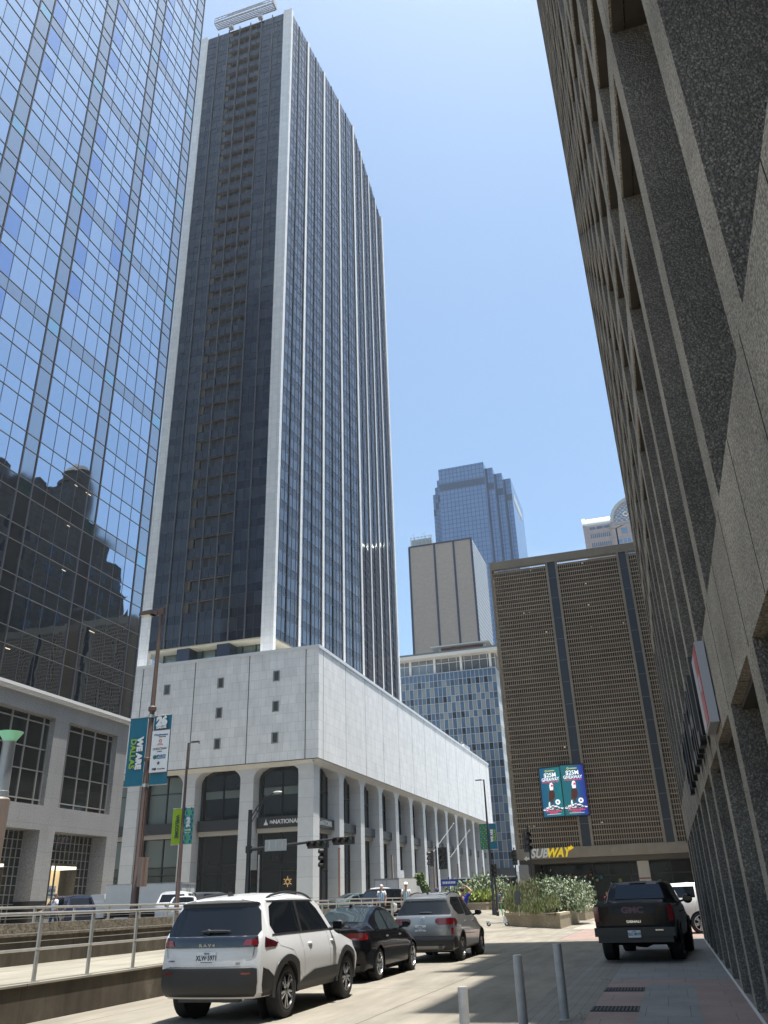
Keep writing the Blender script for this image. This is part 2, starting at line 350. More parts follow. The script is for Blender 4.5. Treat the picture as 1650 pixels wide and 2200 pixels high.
for k, (a, b_) in enumerate(Wy):
    w_ = MB(); w_.box(XT-.55, XT-.5, a, b_, 8.9, 15.42); wo = w_.build('window', SHW, tw)
    f_ = MB()
    for yy in [a+.03, a+.62, a+2.35, a+4.05, b_-.75, b_-.03]: f_.box(XT-.5, XT-.4, yy-.045, yy+.045, 8.9, 15.42)
    for z in (8.94, 9.3, 11.36, 12.98, 14.9, 15.38): f_.box(XT-.5, XT-.41, a, b_, z-.04, z+.04)
    f_.build('window_frame', MULLP, wo)
    # shop front below: fine steel grid, doorway with a pale lit lobby behind
    d_ = MB(); d_.box(XT-1.5, XT-1.45, a, b_, 5.1, 7.2)
    d_.box(XT-1.5, XT-1.45, a, a+1.35, .7, 5.1); d_.box(XT-1.5, XT-1.45, b_-1.5, b_, .7, 5.1)
    dk = d_.build('shop_front', SHW, tw)
    f_ = MB()
    n_ = 12
    for i in range(n_+1):
        yy = a+(b_-a)*i/n_
        lo = .8 if (yy < a+1.4 or yy > b_-1.5) else 5.1
        f_.box(XT-1.45, XT-1.38, yy-.022, yy+.022, lo, 7.2)
    for i in range(11):
        z = 1.0+.62*i
        if z > 5.1: f_.box(XT-1.45, XT-1.385, a, b_, z-.022, z+.022)
        else:
            f_.box(XT-1.45, XT-1.385, a, a+1.35, z-.022, z+.022); f_.box(XT-1.45, XT-1.385, b_-1.5, b_, z-.022, z+.022)
    f_.build('steel_grid', MULLP, dk)
    l_ = MB(); l_.box(XT-3.2, XT-3.1, a+1.2, b_-1.4, .7, 4.7)
    l_.build('lobby_wall', mat('lit_lobby', (.55, .43, .26), .7, emit=(.9, .68, .36), estr=.32), tw)
    l_ = MB(); l_.box(XT-3.1, XT-1.5, a+1.35, b_-1.5, 4.7, 4.9)
    l_.build('lobby_light', mat('lobby_lamp', (.9, .85, .7), .5, emit=(1, .92, .7), estr=.8), tw)
    l_ = MB()
    for yy in (a+1.9, a+2.45): l_.box(XT-1.5, XT-1.4, yy-.05, yy+.05, .7, 5.1)
    l_.build('door_frame', MULL, tw)
    if k < 2:
        s_ = MB(); s_.box(XT-1.72, XT-1.66, a+1.75, a+3.1, 2.6, 3.5); so_ = s_.build('shop_sign', mat('white_panel', (.6, .62, .62), .5), tw)
        text(so_, 'sign_lettering', 'AVAILABLE', .26, mat('sign_blue', (.02, .12, .3), .5), (XT-1.64, a+2.42, 3.16), (R(90), 0, R(90)), .005, .006)
        l_ = MB(); l_.box(XT-1.66, XT-1.64, a+1.95, a+2.9, 2.8, 2.9); l_.build('sign_rule', mat('sign_blue', (.02, .12, .3), .5), so_)
lp = MB()
rr = random.Random(9)
for k in range(6):
    yy = rr.uniform(44, 61); z = 17.05+3.98*rr.randint(0, 4)+2.3
    lp.box(XT+.012, XT+.02, yy, yy+rr.uniform(.3, .9), z, z+.05)
lp.build('ceiling_light', mat('warm_lamp', (.8, .7, .5), .5, emit=(1, .8, .45), estr=.45), tw)

# ------------------------------------------------------------------ stepped old stone building, seen only as a reflection
ob = thing('old_stone_building', 'old stepped dark stone building with a turret, seen reflected in the mirror glass tower', 'building')
OS = tile_mat('sooty_stone', (.085, .078, .068), (.10, .09, .078), (.03, .03, .03), 1.6, 1.1, .03, .9, var=.3)
b = MB(); X0 = 12
for a, c_, h_ in ((60, 97, 68), (97, 104, 70.5), (104, 111.5, 74), (111.5, 117, 72.5), (117, 119, 75), (119, 124.5, 79.5), (124.5, 127, 73), (127, 131, 71), (131, 135.5, 66.5), (135.5, 139, 62), (139, 146, 55), (146, 160, 47)):
    b.box(X0, 44, a, c_, 0, h_)
b.lathe([(3.2, 79.5), (3.4, 80.3), (2.6, 80.5), (2.6, 82.6), (3, 82.8), (1.6, 84.4), (.2, 85.5)], (X0+3, 121.7, 0), n=14)
for y_ in (66, 73, 80, 89, 99, 108): b.box(X0+1, X0+4, y_, y_+3, 66, 73+rr.uniform(0, 3))
b.build('wall', OS, ob)
b = MB()
for yy in range(62, 158, 4):
    for z in range(6, 66, 4):
        if z < 46 or yy < 138: b.box(X0-.03, X0+.01, yy, yy+1.5, z, z+2.2)
b.build('window_row', mat('old_window', (.02, .022, .025), .15), ob)
# ------------------------------------------------------------------ dark glass tower with white piers
MARB = tile_mat('white_marble', (.74, .74, .73), (.66, .665, .665), (.34, .34, .34), 1.02, 1.2, .012, .45, offset=0, var=.07)
MARBP = tile_mat('marble_slabs', (.88, .875, .86), (.80, .80, .79), (.5, .5, .5), 1.13, 1.25, .014, .5, offset=.37, var=.12, freq=3, streak=1)
NAVY = NT('navy_glass'); NAVY.set('Base Color', (.010, .015, .032, 1)); NAVY.set('Roughness', .04); NAVY.set('IOR', 2.35); NAVY.set('Specular IOR Level', .6)
q = NAVY.n('TexNoise', {'Vector': NAVY.pos(), 'Scale': .25, 'Detail': 1}).outputs['Fac']; NAVY.set('Normal', NAVY.n('Bump', {'Height': q, 'Strength': 1, 'Distance': .05}).outputs[0]); NAVY = NAVY.a
FNV = [mat('front_navy_glass', (.010, .013, .022), .05, ior=1.55), mat('front_navy_spandrel', (.006, .008, .016), .07, ior=1.5), mat('front_curtained_glass', (.022, .026, .034), .07, ior=1.55), mat('loggia_pale', (.14, .125, .105), .6), mat('loggia_brown', (.026, .020, .016), .2, var=.2, vscale=.6)]
NAVY2 = mat('navy_spandrel', (.008, .011, .024), .09, ior=1.8, spec=.5)
CURT = mat('curtained_glass', (.030, .034, .045), .06, ior=1.9)
ZB, ZT = 38.3, 187.0; FL = (ZT-ZB)/40
A = (-51.1, 107.5); Bm = (-48.15, 141.1); Cc = (-51.1, 174.7); XL = -73.98
dt = thing('dark_glass_tower', 'very tall dark navy glass tower with white marble piers rising from the white podium', 'skyscraper')
b = MB(); b.prism([(XL+.3, A[1]+.6), (A[0]-.6, A[1]+.6), (Bm[0]-.35, Bm[1]), (Cc[0]-.6, Cc[1]-.3), (XL+.3, Cc[1]-.3)], ZB, ZT-.4)
b.build('core_wall', mat('core_dark', (.02, .022, .028), .5), dt)
# long side: two facets, four bays each
cells, sp_, ml, fin = MB(), MB(), MB(), MB()
rnd = random.Random(11)
def facet(P0, P1, nb):
    dx, dy = P1[0]-P0[0], P1[1]-P0[1]; Ln = math.hypot(dx, dy); ux, uy = dx/Ln, dy/Ln; nx_, ny_ = uy, -ux
    def pt(s, o, z): return (P0[0]+ux*s+nx_*o, P0[1]+uy*s+ny_*o, z)
    def slab(B, s0, s1, o0, o1, z0, z1):
        vs = [pt(s, o, z) for z in (z0, z1) for o in (o0, o1) for s in (s0, s1)]
        B.add(vs, [(0, 2, 3, 1), (4, 5, 7, 6), (0, 1, 5, 4), (2, 6, 7, 3), (0, 4, 6, 2), (1, 3, 7, 5)])
    bw = Ln/nb
    for k in range(nb):
        s0 = k*bw
        for fl in range(40):
            z = ZB+fl*FL
            sp_.quad(pt(s0, 0, z), pt(s0+bw, 0, z), pt(s0+bw, 0, z+1.45), pt(s0, 0, z+1.45))
            for c6 in range(6):
                a_, b_ = s0+bw*c6/6, s0+bw*(c6+1)/6; t = rnd.uniform(-.004, .004)
                cells.quad(pt(a_, t, z+1.45), pt(b_, -t, z+1.45), pt(b_, t, z+FL), pt(a_, -t, z+FL), 1 if rnd.random() < .22 else 0)
        for c6 in range(1, 6): slab(ml, s0+bw*c6/6-.03, s0+bw*c6/6+.03, 0, .07, ZB, ZT)
        slab(fin, s0+bw/2-.16, s0+bw/2+.12, 0, .14, ZB, ZT)
        for fl in range(40):
            z = ZB+fl*FL
            slab(ml, s0, s0+bw, 0, .055, z-.03, z+.03); slab(ml, s0, s0+bw, 0, .055, z+1.42, z+1.48)
    return slab, bw
slab, bw = facet(A, Bm, 4)
pier = []
for k in range(1, 5): pier.append((slab, k*bw))
slab2, bw2 = facet(Bm, Cc, 4)
for k in range(1, 4): pier.append((slab2, k*bw2))
cells.build('vision_glass', [NAVY, CURT], dt); sp_.build('spandrel_glass', NAVY2, dt)
ml.build('mullion', mat('bronze_blue_mullion', (.15, .16, .19), .35, metal=.5), dt)
fin.build('dark_fin', mat('dark_fin_metal', (.02, .018, .02), .4, metal=.3), dt)
for S_, s0 in pier:
    B = MB(); S_(B, s0-.35, s0+.35, .12, .24, 33.6, ZT+.12); B.build('white_pier', MARB, dt)
    B = MB(); S_(B, s0-.32, s0+.32, -.3, .12, 33.6, ZT+.1); B.build('pier_cheek', mat('bronze_cheek', (.16, .145, .12), .5, metal=.2), dt)
b = MB(); b.box(A[0]-1.72, A[0]+.34, A[1]-.15, A[1]+.75, 33.6, ZT+.8); b.build('corner_pier', MARB, dt)
b = MB(); b.box(XL, XL+1.7, A[1]-.15, A[1]+.75, 33.6, ZT+.8); b.build('corner_pier', MARB, dt)
b = MB(); b.box(Cc[0]-.4, Cc[0]+.4, Cc[1]-.8, Cc[1]+.2, 33.6, ZT+.8); b.build('corner_pier', MARB, dt)
# short front: seven bays, the middle three with loggias
fx0, fx1 = XL+1.7, A[0]-1.72; bwf = (fx1-fx0)/7; FY = A[1]
gl, bk, sd_, mlf, mlt = MB(), MB(), MB(), MB(), MB()
for k in range(7):
    xa, xb = fx0+bwf*k, fx0+bwf*(k+1); mid = k in (2, 3, 4)
    for fl in range(40):
        z = ZB+fl*FL; n_ = 2
        if mid and fl > 0:
            gl.quad((xa, FY, z), (xb, FY, z), (xb, FY, z+1.6), (xa, FY, z+1.6), 1)
            gl.quad((xa, FY, z+FL-.25), (xb, FY, z+FL-.25), (xb, FY, z+FL), (xa, FY, z+FL), 1)
            bk.quad((xa, FY+.55, z+1.0), (xb, FY+.55, z+1.0), (xb, FY+.55, z+FL), (xa, FY+.55, z+FL), 0)
            sd_.box(xa, xb, FY, FY+.55, z+FL-.25, z+FL-.24)
            if k == 2: sd_.box(xa, xa+.75, FY+.2, FY+.5, z+1.3, z+FL-.25)
            if k == 4: sd_.box(xb-.22, xb, FY+.1, FY+.5, z+1.3, z+FL-.25)
        else:
            for c in range(n_):
                a_, b_ = xa+(xb-xa)*c/n_, xa+(xb-xa)*(c+1)/n_
                t = rnd.uniform(-.006, .006)
                gl.quad((a_, FY+t, z+1.5), (b_, FY-t, z+1.5), (b_, FY+t, z+FL), (a_, FY-t, z+FL), rnd.choice((0, 0, 2, 2, 0)))
            gl.quad((xa, FY, z), (xb, FY, z), (xb, FY, z+1.5), (xa, FY, z+1.5), 1)
        mlf.box(xa, xb, FY-.05, FY+.01, z-.02, z+.02); mlf.box(xa, xb, FY-.05, FY+.01, z+1.5, z+1.54)
    mlf.box((xa+xb)/2-.025, (xa+xb)/2+.025, FY-.06, FY, ZB, ZT)
    if k: mlt.box(xa-.09, xa+.09, FY-.28, FY, ZB, ZT+.5)
gl.build('front_glass', FNV[:3], dt)
bk.v2 = len(bk.f); n0 = len(bk.v); bk.v += sd_.v; bk.f += [tuple(i+n0 for i in f) for f in sd_.f]; bk.m += [1]*len(sd_.f)
bk.build('loggia_wall', [FNV[4], FNV[3]], dt)
mlf.build('front_mullion', mat('thin_mullion', (.06, .065, .075), .4, metal=.4), dt)
mlt.build('front_fin', mat('front_fin_metal', (.11, .11, .115), .4, metal=.4), dt)
# open floor between podium and tower
b = MB(); b.prism([(XL+.2, FY+.1), (A[0]-.2, FY+.1), (Bm[0], Bm[1]), (Cc[0]-.2, Cc[1]), (XL+.2, Cc[1])], ZB-.3, ZB)
b.build('tower_soffit', mat('cream_soffit', (.42, .40, .32), .6), dt)
b = MB()
b.box(XL+3, A[0]-3, FY+2.6, Cc[1]-3, 33.6, ZB-.3)
lg = b.build('lobby_glass', mat('green_glass', (.05, .085, .075), .06, spec=.8, ior=1.8), dt)
b = MB(); x = XL+3
while x < A[0]-3: b.box(x-.07, x+.07, FY+2.45, FY+2.6, 33.6, ZB-.3); x += 2.3
y = FY+2.6
while y < 150: b.box(A[0]-3, A[0]-2.9, y-.06, y+.06, 33.6, ZB-.3); y += 2.2
b.build('lobby_mullion', BLACKM, lg)
for xa in (-67.2, -60.3): b = MB(); b.box(xa, xa+2.15, FY+.1, FY+2.6, 33.6, ZB-.3); b.build('dark_column', mat('navy_column', (.012, .018, .035), .3), dt)
# window washing rig on the roof
rg = thing('roof_crane', 'long white window washing rig on the roof of the dark glass tower', 'crane', (-62.5, 106.9, ZT+.4))
WHT = mat('rig_white', (.40, .41, .44), .5, var=.15, vscale=2)
b = MB()
for yy in (-.9, .9):
    for z in (2.2, 3.0, 3.8): b.tube((-7.6, yy, z+.2), (7.6, yy, z+.2), .09, n=6)
    for i in range(31):
        x = -7.6+i*.507; b.tube((x, yy, 2.4), (x+(.5 if i % 2 else 0), yy, 4.0), .05, n=5)
for i in range(16): b.tube((-7.6+i, -.9, 2.4), (-7.6+i, .9, 2.4), .05, n=5)
[b.box(-7.7, 7.7, yy-.08, yy+.08, 2.3, 2.4) for yy in (-.7, -.35, 0, .35, .7)]; b.box(-4.5, 4.9, -.6, -.5, 4.0, 4.45); b.box(7.3, 7.7, -.9, .9, 2.4, 4.0)
b.build('gondola', WHT, rg)
for x in (-3.6, 3.9):
    b = MB(); b.box(x-.5, x+.5, -.3, .6, .0, .8); b.tube((x-.4, 0, .7), (x-.1, 0, 2.4), .12); b.tube((x+.4, 0, .7), (x+.5, 0, 2.4), .08)
    b.build('support', WHT, rg)

# ------------------------------------------------------------------ white marble podium with arcade
PX, PY, PZ0, PZ1, PYE, PXL = -41.0, 101.5, 18.75, 33.6, 222.0, -86.0
pd = thing('marble_podium', 'white marble podium block on tall arched columns at the foot of the dark glass tower', 'building')
b = MB(); b.box(PXL, PX, PY, PYE, PZ0, PZ1); b.build('marble_wall', MARBP, pd)
b = MB()
b.box(PXL, PX+.12, PY-.12, PY+.6, PZ1, PZ1+.45); b.box(PX-.6, PX+.12, PY+.6, PYE, PZ1, PZ1+.45)
b.build('parapet_cap', mat('white_metal_cap', (.74, .76, .78), .35), pd)
b = MB()
SEAM = [103.2+8.87*i for i in range(14)]
for y in SEAM: b.box(PX-.01, PX+.012, y-.035, y+.035, PZ0, PZ1)
FSE = [-42.9, -51.5, -60.1, -68.7, -77.3]
for x in FSE: b.box(x-.06, x+.06, PY-.012, PY+.01, PZ0, PZ1)
b.box(PXL, PX+.03, PY-.03, PY, PZ0, PZ0+.09); b.box(PX, PX+.03, PY, PYE, PZ0, PZ0+.09)
b.build('wall_joint', mat('dark_joint', (.05, .05, .05), .7), pd)
for i, (x, zs3) in enumerate(((-47.3, (30.3, 26.1, 21.9)), (-55.9, (30.2, 26.0, 21.8)), (-64.5, (30.1,)))):
    for z in zs3:
        w_ = MB(); w_.box(x-.33, x+.33, PY-.02, PY+.02, z-.62, z+.62); wo = w_.build('small_window', mat('grey_green_glass', (.06, .07, .068), .2), pd)
        f_ = MB()
        for s_ in (-1, 1): f_.box(x+s_*.44-.07, x+s_*.44+.07, PY-.06, PY+.02, z-.74, z+.74)
        f_.box(x-.37, x+.37, PY-.06, PY+.02, z+.62, z+.74); f_.box(x-.37, x+.37, PY-.06, PY+.02, z-.74, z-.62)
        f_.build('window_frame', mat('grey_frame', (.3, .3, .29), .5), wo)
COLM = tile_mat('column_marble', (.66, .66, .65), (.62, .62, .615), (.38, .38, .38), 40, 2.35, .02, .45, var=.07)
SOF = mat('soffit_marble', (.68, .665, .62), .6, var=.08, vscale=.8)
ZC0, ZC1, ZCS = .3, 16.95, 18.75
def arch_pier(cx, wtop, wbase, axis, dep0, dep1, half, zt=ZCS, lo=-1e9, hi=1e9):
    """column outline in its facade plane: slightly wider towards the foot, flaring into the soffit"""
    def half_w(z):
        if z <= ZC1: return wbase+(wtop-wbase)*(z/ZC1)
        t = (z-ZC1)/(zt-ZC1); return wtop+(half-wtop)*(1-math.sqrt(max(0, 1-t*t)))
    zz = [ZC0]+[ZC1*k/4 for k in range(1, 5)]+[ZC1+(zt-ZC1)*t for t in (.15, .3, .45, .6, .72, .82, .9, .96, 1)]
    pts = [(cx+half_w(z), z) for z in zz]+[(cx-half_w(z), z) for z in reversed(zz)]
    pts = [(min(max(a, lo), hi), z) for a, z in pts]
    B = MB()
    if axis == 'y': B.extr(pts, 'y', dep0, dep1)
    else: B.extr(pts, 'x', dep0, dep1)
    return B
for i in range(14):                      # long side
    cy = 103.7+8.9*i
    if cy > PYE: break
    B = arch_pier(cy if i else 103.1, .84, .92, 'x', -44.1, -41.95, 4.45, lo=102.15)
    B.build('column', COLM, pd)
for i in range(5):                       # short front
    cx = -42.5-8.72*i
    if i == 0: cx = -42.5
    B = arch_pier(cx-.35, .96, 1.04, 'y', 102.3, 104.4, 4.36, hi=-41.97)
    B.build('column', COLM, pd)
b = MB(); b.box(PXL, PX-.02, PY+.02, PYE, PZ0-.02, PZ0-.005)
b.extr([(PX-.06, PZ0-.021), (-41.96, PZ0-.5), (-42.3, PZ0-.5), (-42.3, PZ0-.021)], 'y', 102.3, PYE-.1)
b.extr([(PY+.06, PZ0-.022), (102.31, PZ0-.5), (102.6, PZ0-.5), (102.6, PZ0-.022)], 'x', PXL, -41.97)
b.build('soffit', SOF, pd)
# recessed shop walls
gl_, band, beam, low = MB(), MB(), MB(), MB()
gl_.box(PXL, -43.75, 104.1, PYE, .3, PZ0-.03)
for i in range(13):
    y0_, y1_ = 104.6+8.9*i, 111.8+8.9*i
    band.box(-43.8, -42.7, y0_, y1_, 10.75, 11.95); beam.box(-43.8, -43.1, y0_, y1_, 10.2, 10.75)
for i in range(5):
    x1_, x0_ = -43.4-8.72*i, -50.3-8.72*i
    band.box(x0_, x1_, 103.05, 104.12, 10.75, 12.1); beam.box(x0_, x1_, 103.3, 104.12, 10.2, 10.75)
band.build('balcony_band', mat('black_band', (.03, .03, .031), .45), pd)
beam.build('beige_beam', mat('beige_beam', (.42, .39, .34), .7), pd)
mm = MB()
for i in range(5):
    x1_, x0_ = -43.4-8.72*i, -50.3-8.72*i
    for t in (.04, .46, .86): 
        xx = x0_+(x1_-x0_)*t; mm.box(xx-.08, xx+.08, 103.95, 104.1, .3, 18.7)
    for z in (5.6, 6.6, 16.0): mm.box(x0_, x1_, 103.98, 104.1, z-.07, z+.07)
for i in range(13):
    y0_, y1_ = 104.6+8.9*i, 111.8+8.9*i
    for t in (.1, .4, .7, .95): yy = y0_+(y1_-y0_)*t; mm.box(-43.75, -43.62, yy-.06, yy+.06, .3, 18.7)
    for z in (5.6, 15.5): mm.box(-43.75, -43.65, y0_, y1_, z-.08, z+.08)
mm.build('shop_mullion', BLACKM, pd)
mm = MB()
for i in range(5):
    x1_, x0_ = -43.4-8.72*i, -50.3-8.72*i
    for j, t in enumerate((.05, .47, .87)):
        xa = x0_+(x1_-x0_)*t+.1; xb = x0_+(x1_-x0_)*((.47, .87, 1)[j])-.1
        if i < 2: mm.box(xa, xb, 104.04, 104.09, 14.9, 15.9)
        else:
            mm.box(xa, xb, 104.04, 104.09, 12.2, 18.2); mm.box(xa, xb, 104.04, 104.09, 6.7, 10.1)
gl_.v += mm.v; k0 = len(gl_.v)-len(mm.v); gl_.f += [tuple(i+k0 for i in f) for f in mm.f]; gl_.m += [1]*len(mm.f)
gl_.build('shop_glass', [mat('shop_glass_dark', (.018, .022, .021), .05, spec=.6, ior=1.6, var=.35, vscale=.25), mat('green_blind', (.13, .155, .14), .25, spec=.6)], pd)
SGN = mat('sign_white', (.78, .78, .76), .5)
text(pd, 'sign_lettering', 'NATIONAL', .74, SGN, (-46.05, 103.0, 11.42), FRONT, .03, .012)
text(pd, 'sign_lettering', 'The', .46, SGN, (-48.15, 103.0, 11.42), FRONT, .03, .01, shear=.4)
text(pd, 'sign_lettering', 'TheNATIONAL', .95, SGN, (-42.67, 108.2, 11.35), (R(90), 0, R(90)), .03, .012, sx=.8)
b = MB(); b.extr([(-49.25, 11.1), (-48.65, 11.1), (-48.75, 11.35), (-48.88, 11.5), (-48.95, 11.85), (-49.02, 11.5), (-49.15, 11.35)], 'y', 102.98, 103.04); b.build('sign_emblem', SGN, pd)
ST = MB()
for k in range(12):
    a_ = math.pi*k/6; r_ = .62 if k % 2 else .4
    ST.tube((-46.0+.2*math.cos(a_), 103.7, 4.3+.2*math.sin(a_)), (-46.0+r_*math.cos(a_), 103.7, 4.3+r_*math.sin(a_)), .018, n=5)
ST.build('starburst_lamp', mat('gold_lamp', (.8, .5, .2), .4, emit=(1, .6, .25), estr=.6), pd)
b = MB(); b.lathe([(.1, 0), (.55, 0), (.55, .05)], (-41.4, 102.4, 0), 'x', 18)
# roof clutter
for i, (x, y, w_, h_) in enumerate(((-43, 168, 2.2, 1.3), (-43, 172.5, 1.6, 1.6), (-43.2, 202, 4, 2.6))):
    t_ = thing('roof_equipment', ['small pale roof vent on the podium parapet', 'small white dish on the podium parapet beside the vent', 'grey grille of roof plant near the far end of the podium'][i], 'roof plant', (x, y, PZ1+.4), 0, 'plant on the podium roof')
    b = MB(); b.box(-w_/3, w_/3, -w_/2, w_/2, 0, h_*.6); b.tube((0, -w_/3, 0), (0, -w_/3, h_), .1); b.tube((0, w_/3, 0), (0, w_/3, h_), .1); b.ball((0, 0, h_*.6), w_*.16)
    b.build('housing', WHT, t_)
# flagpoles and copper light columns in front of the podium
STL = mat('pole_grey', (.45, .45, .44), .5)
for i, (x, y, z, l) in enumerate(((-41, 158, 9.5, 1), (-41, 172, 9.2, 1))):
    t_ = thing('flagpole', ['empty white flagpole slanting out from the podium columns, nearer', 'empty white flagpole slanting out from the podium columns, farther'][i], 'flagpole', (x, y, z), 0, 'slanting flagpoles')
    b = MB(); b.tube((0, 0, 0), (3.4, 4.2, 5.2), .06, .035); b.build('pole', STL, t_)
    b = MB(); b.ball((3.42, 4.22, 5.25), .12, n=8); b.build('finial', SGN, t_)
COP = mat('copper_column', (.33, .21, .15), .45, metal=.3)
cps = [(-39.3, 104.5), (-39.3, 127), (-39.3, 152), (-39.3, 171), (-39.3, 196)]
c0 = thing('light_column', 'slim copper light column in front of the podium, nearest the corner', 'light column', (cps[0][0], cps[0][1], .6), 0, 'slim copper light columns')
b = MB(); b.box(-.13, .13, -.13, .13, 0, 7.4); b.build('post', COP, c0)
b = MB(); b.box(.13, .15, -.06, .06, .6, 7.2); b.build('light_strip', SGN, c0)
for i, (x, y) in enumerate(cps[1:]):
    dup(c0, (x, y, .6), ['slim copper light column in front of the podium, second from the corner', 'slim copper light column in front of the podium, middle of the five', 'slim copper light column in front of the podium, fourth from the corner', 'slim copper light column in front of the podium, farthest from the corner'][i])
# ------------------------------------------------------------------ lattice car park block
GY = 102.0
def k85(x): return x*.85
gx0, gx1 = -16.4, 22.0; gzt, gzb, gzg, gztop = 41.5, 5.5, 6.62, 41.5
gb = thing('lattice_garage', 'brown concrete garage block with a fine lattice screen and dark vertical strips', 'building')
BRC = tile_mat('brown_concrete', (.27, .235, .185), (.25, .22, .175), (.2, .17, .135), 5, 4, .01, .85, var=.16)
b = MB(); b.box(gx0, gx1, GY-.1, GY+.5, gztop, 42.6); b.box(gx0, gx1, GY-.25, GY+.6, gzb, gzg)
b.box(gx0, gx0+.25, GY-.1, GY+40, gzg, gztop); b.box(gx0, gx0+.4, GY+.5, GY+40, gztop, 42.6)
panels = [(-16.15, -9.0), (-7.45, .15), (1.62, 8.9), (10.4, 17.6)]
for a, c_ in panels:
    if a > -16: b.box(a-.28, a, GY-.16, GY+.3, gzg, gztop)
    b.box(c_, c_+.28, GY-.16, GY+.3, gzg, gztop)
b.build('concrete_frame', BRC, gb)
b = MB()
for (a, c_), (a2, c2) in zip(panels, panels[1:]): b.box(c_+.28, a2-.28, GY+.02, GY+.15, gzg, gztop-.02)
so_ = b.build('dark_strip', mat('navy_panel', (.018, .022, .034), .35), gb)
b = MB()
for (a, c_), (a2, c2) in zip(panels, panels[1:]):
    z = 9
    while z < gztop: b.box(c_+.28, a2-.28, GY+.0, GY+.02, z, z+.05); z += 2.75
b.build('strip_joint', mat('joint_grey', (.14, .14, .14), .6), so_)
for a, c_ in panels:
    n_ = round((c_-a)/.258); B = MB()
    for i in range(n_+1):
        x = a+(c_-a)*i/n_; B.box(x-.045, x+.045, GY, GY+.10, gzg, gztop)
    nz_ = 62
    for j in range(nz_+1):
        z = gzg+(gztop-gzg)*j/nz_; B.box(a, c_, GY-.01, GY+.09, z-.055, z+.055)
    B.build('lattice_screen', mat('lattice_concrete', (.34, .275, .205), .85, var=.15, vscale=.35), gb)
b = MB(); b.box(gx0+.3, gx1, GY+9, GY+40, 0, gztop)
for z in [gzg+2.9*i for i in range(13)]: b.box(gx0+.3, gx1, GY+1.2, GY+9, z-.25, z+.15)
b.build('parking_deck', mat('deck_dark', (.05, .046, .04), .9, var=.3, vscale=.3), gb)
b = MB(); rr = random.Random(3)
for i in range(18):
    x = rr.uniform(-15.8, 8.5); z = gzg+2.9*rr.randint(1, 12)-.45; b.box(x, x+.12, GY+.6, GY+.75, z, z+.09)
b.build('deck_lamp', mat('deck_lamp_lit', (1, .9, .7), .5, emit=(1, .85, .55), estr=.4), gb)
# ground floor under it
b = MB(); b.box(gx0+.2, gx1, GY+.3, GY+9, 5.0, 5.48)
b.build('overhang_soffit', mat('overhang_dark', (.10, .09, .075), .8), gb)
b = MB(); b.box(gx0+.6, gx1, GY+6.2, GY+6.4, 0, 5)
b.build('shop_window', mat('shop_glass_black', (.012, .013, .014), .06, spec=.5, ior=1.4, var=.5, vscale=.6), gb)
b = MB()
for x in (-16.0, -14.3, -8.5, -4.2, .4, 4.6): b.box(x, x+.14, GY+6.05, GY+6.2, 0, 5)
b.box(gx0+.6, gx1, GY+6.05, GY+6.2, 3.6, 3.75); b.box(gx0+.6, gx1, GY+6.0, GY+6.2, 0, .9)
b.build('shop_frame', BLACKM, gb)
b = MB(); b.box(gx0+.5, gx0+1.9, GY+.2, GY+6.2, 0, 5.0); b.box(3.0, 4.0, GY+.8, GY+1.8, 0, 5.0)
b.build('corner_core', mat('brown_tile_column', (.05, .04, .035), .5), gb)
b = MB(); b.box(-3.2, -1.9, GY+4.4, GY+4.5, .2, 5.0)
po = b.build('white_post', mat('white_post_paint', (.75, .74, .72), .5), gb)
b = MB(); b.box(-3.22, -1.88, GY+4.38, GY+4.4, 3.1, 3.22); b.build('red_stripe', mat('stripe_red', (.4, .02, .03), .5), po)
rr = random.Random(8); cols = [(.7, .25, .05), (.5, .05, .05), (.2, .4, .1), (.5, .5, .2), (.1, .3, .4), (.6, .6, .55)]
for i in range(12):
    b = MB(); x = rr.uniform(-14, -1); z = rr.uniform(2.6, 3.9); b.ball((x, GY+5.6, z), rr.uniform(.1, .28), n=8)
    b.build('hanging_ornament', mat('ornament_%d' % (i % 6), cols[i % 6], .4), gb)
# sign letters on the fascia
YEL = mat('sign_yellow', (.72, .55, .02), .4, emit=(.72, .5, .02), estr=.25); WHL = mat('sign_cream', (.8, .8, .78), .4)
sg = thing('shop_sign', 'slanted white and yellow capital letters with arrow ends on the garage fascia', 'sign', (-14.9, GY-.36, 6.05))
text(sg, 'white_lettering', 'SUB', 1.32, WHL, (1.15, 0, 0), FRONT, .06, .045, shear=.35, sx=.86)
text(sg, 'yellow_lettering', 'WAY', 1.32, YEL, (3.28, 0, 0), FRONT, .06, .045, shear=.35, sx=.86)
b = MB(); b.extr([(4.5, .35), (4.75, .35), (4.7, .2), (5.2, .47), (4.85, .78), (4.83, .6), (4.5, .6)], 'y', -.06, .06); b.build('arrow_tip', YEL, sg)
b = MB(); b.extr([(0.0, -.35), (-.3, -.35), (-.28, -.2), (-.62, -.47), (-.3, -.72), (-.28, -.56), (.0, -.56)], 'y', -.06, .06); b.build('arrow_tip', WHL, sg)
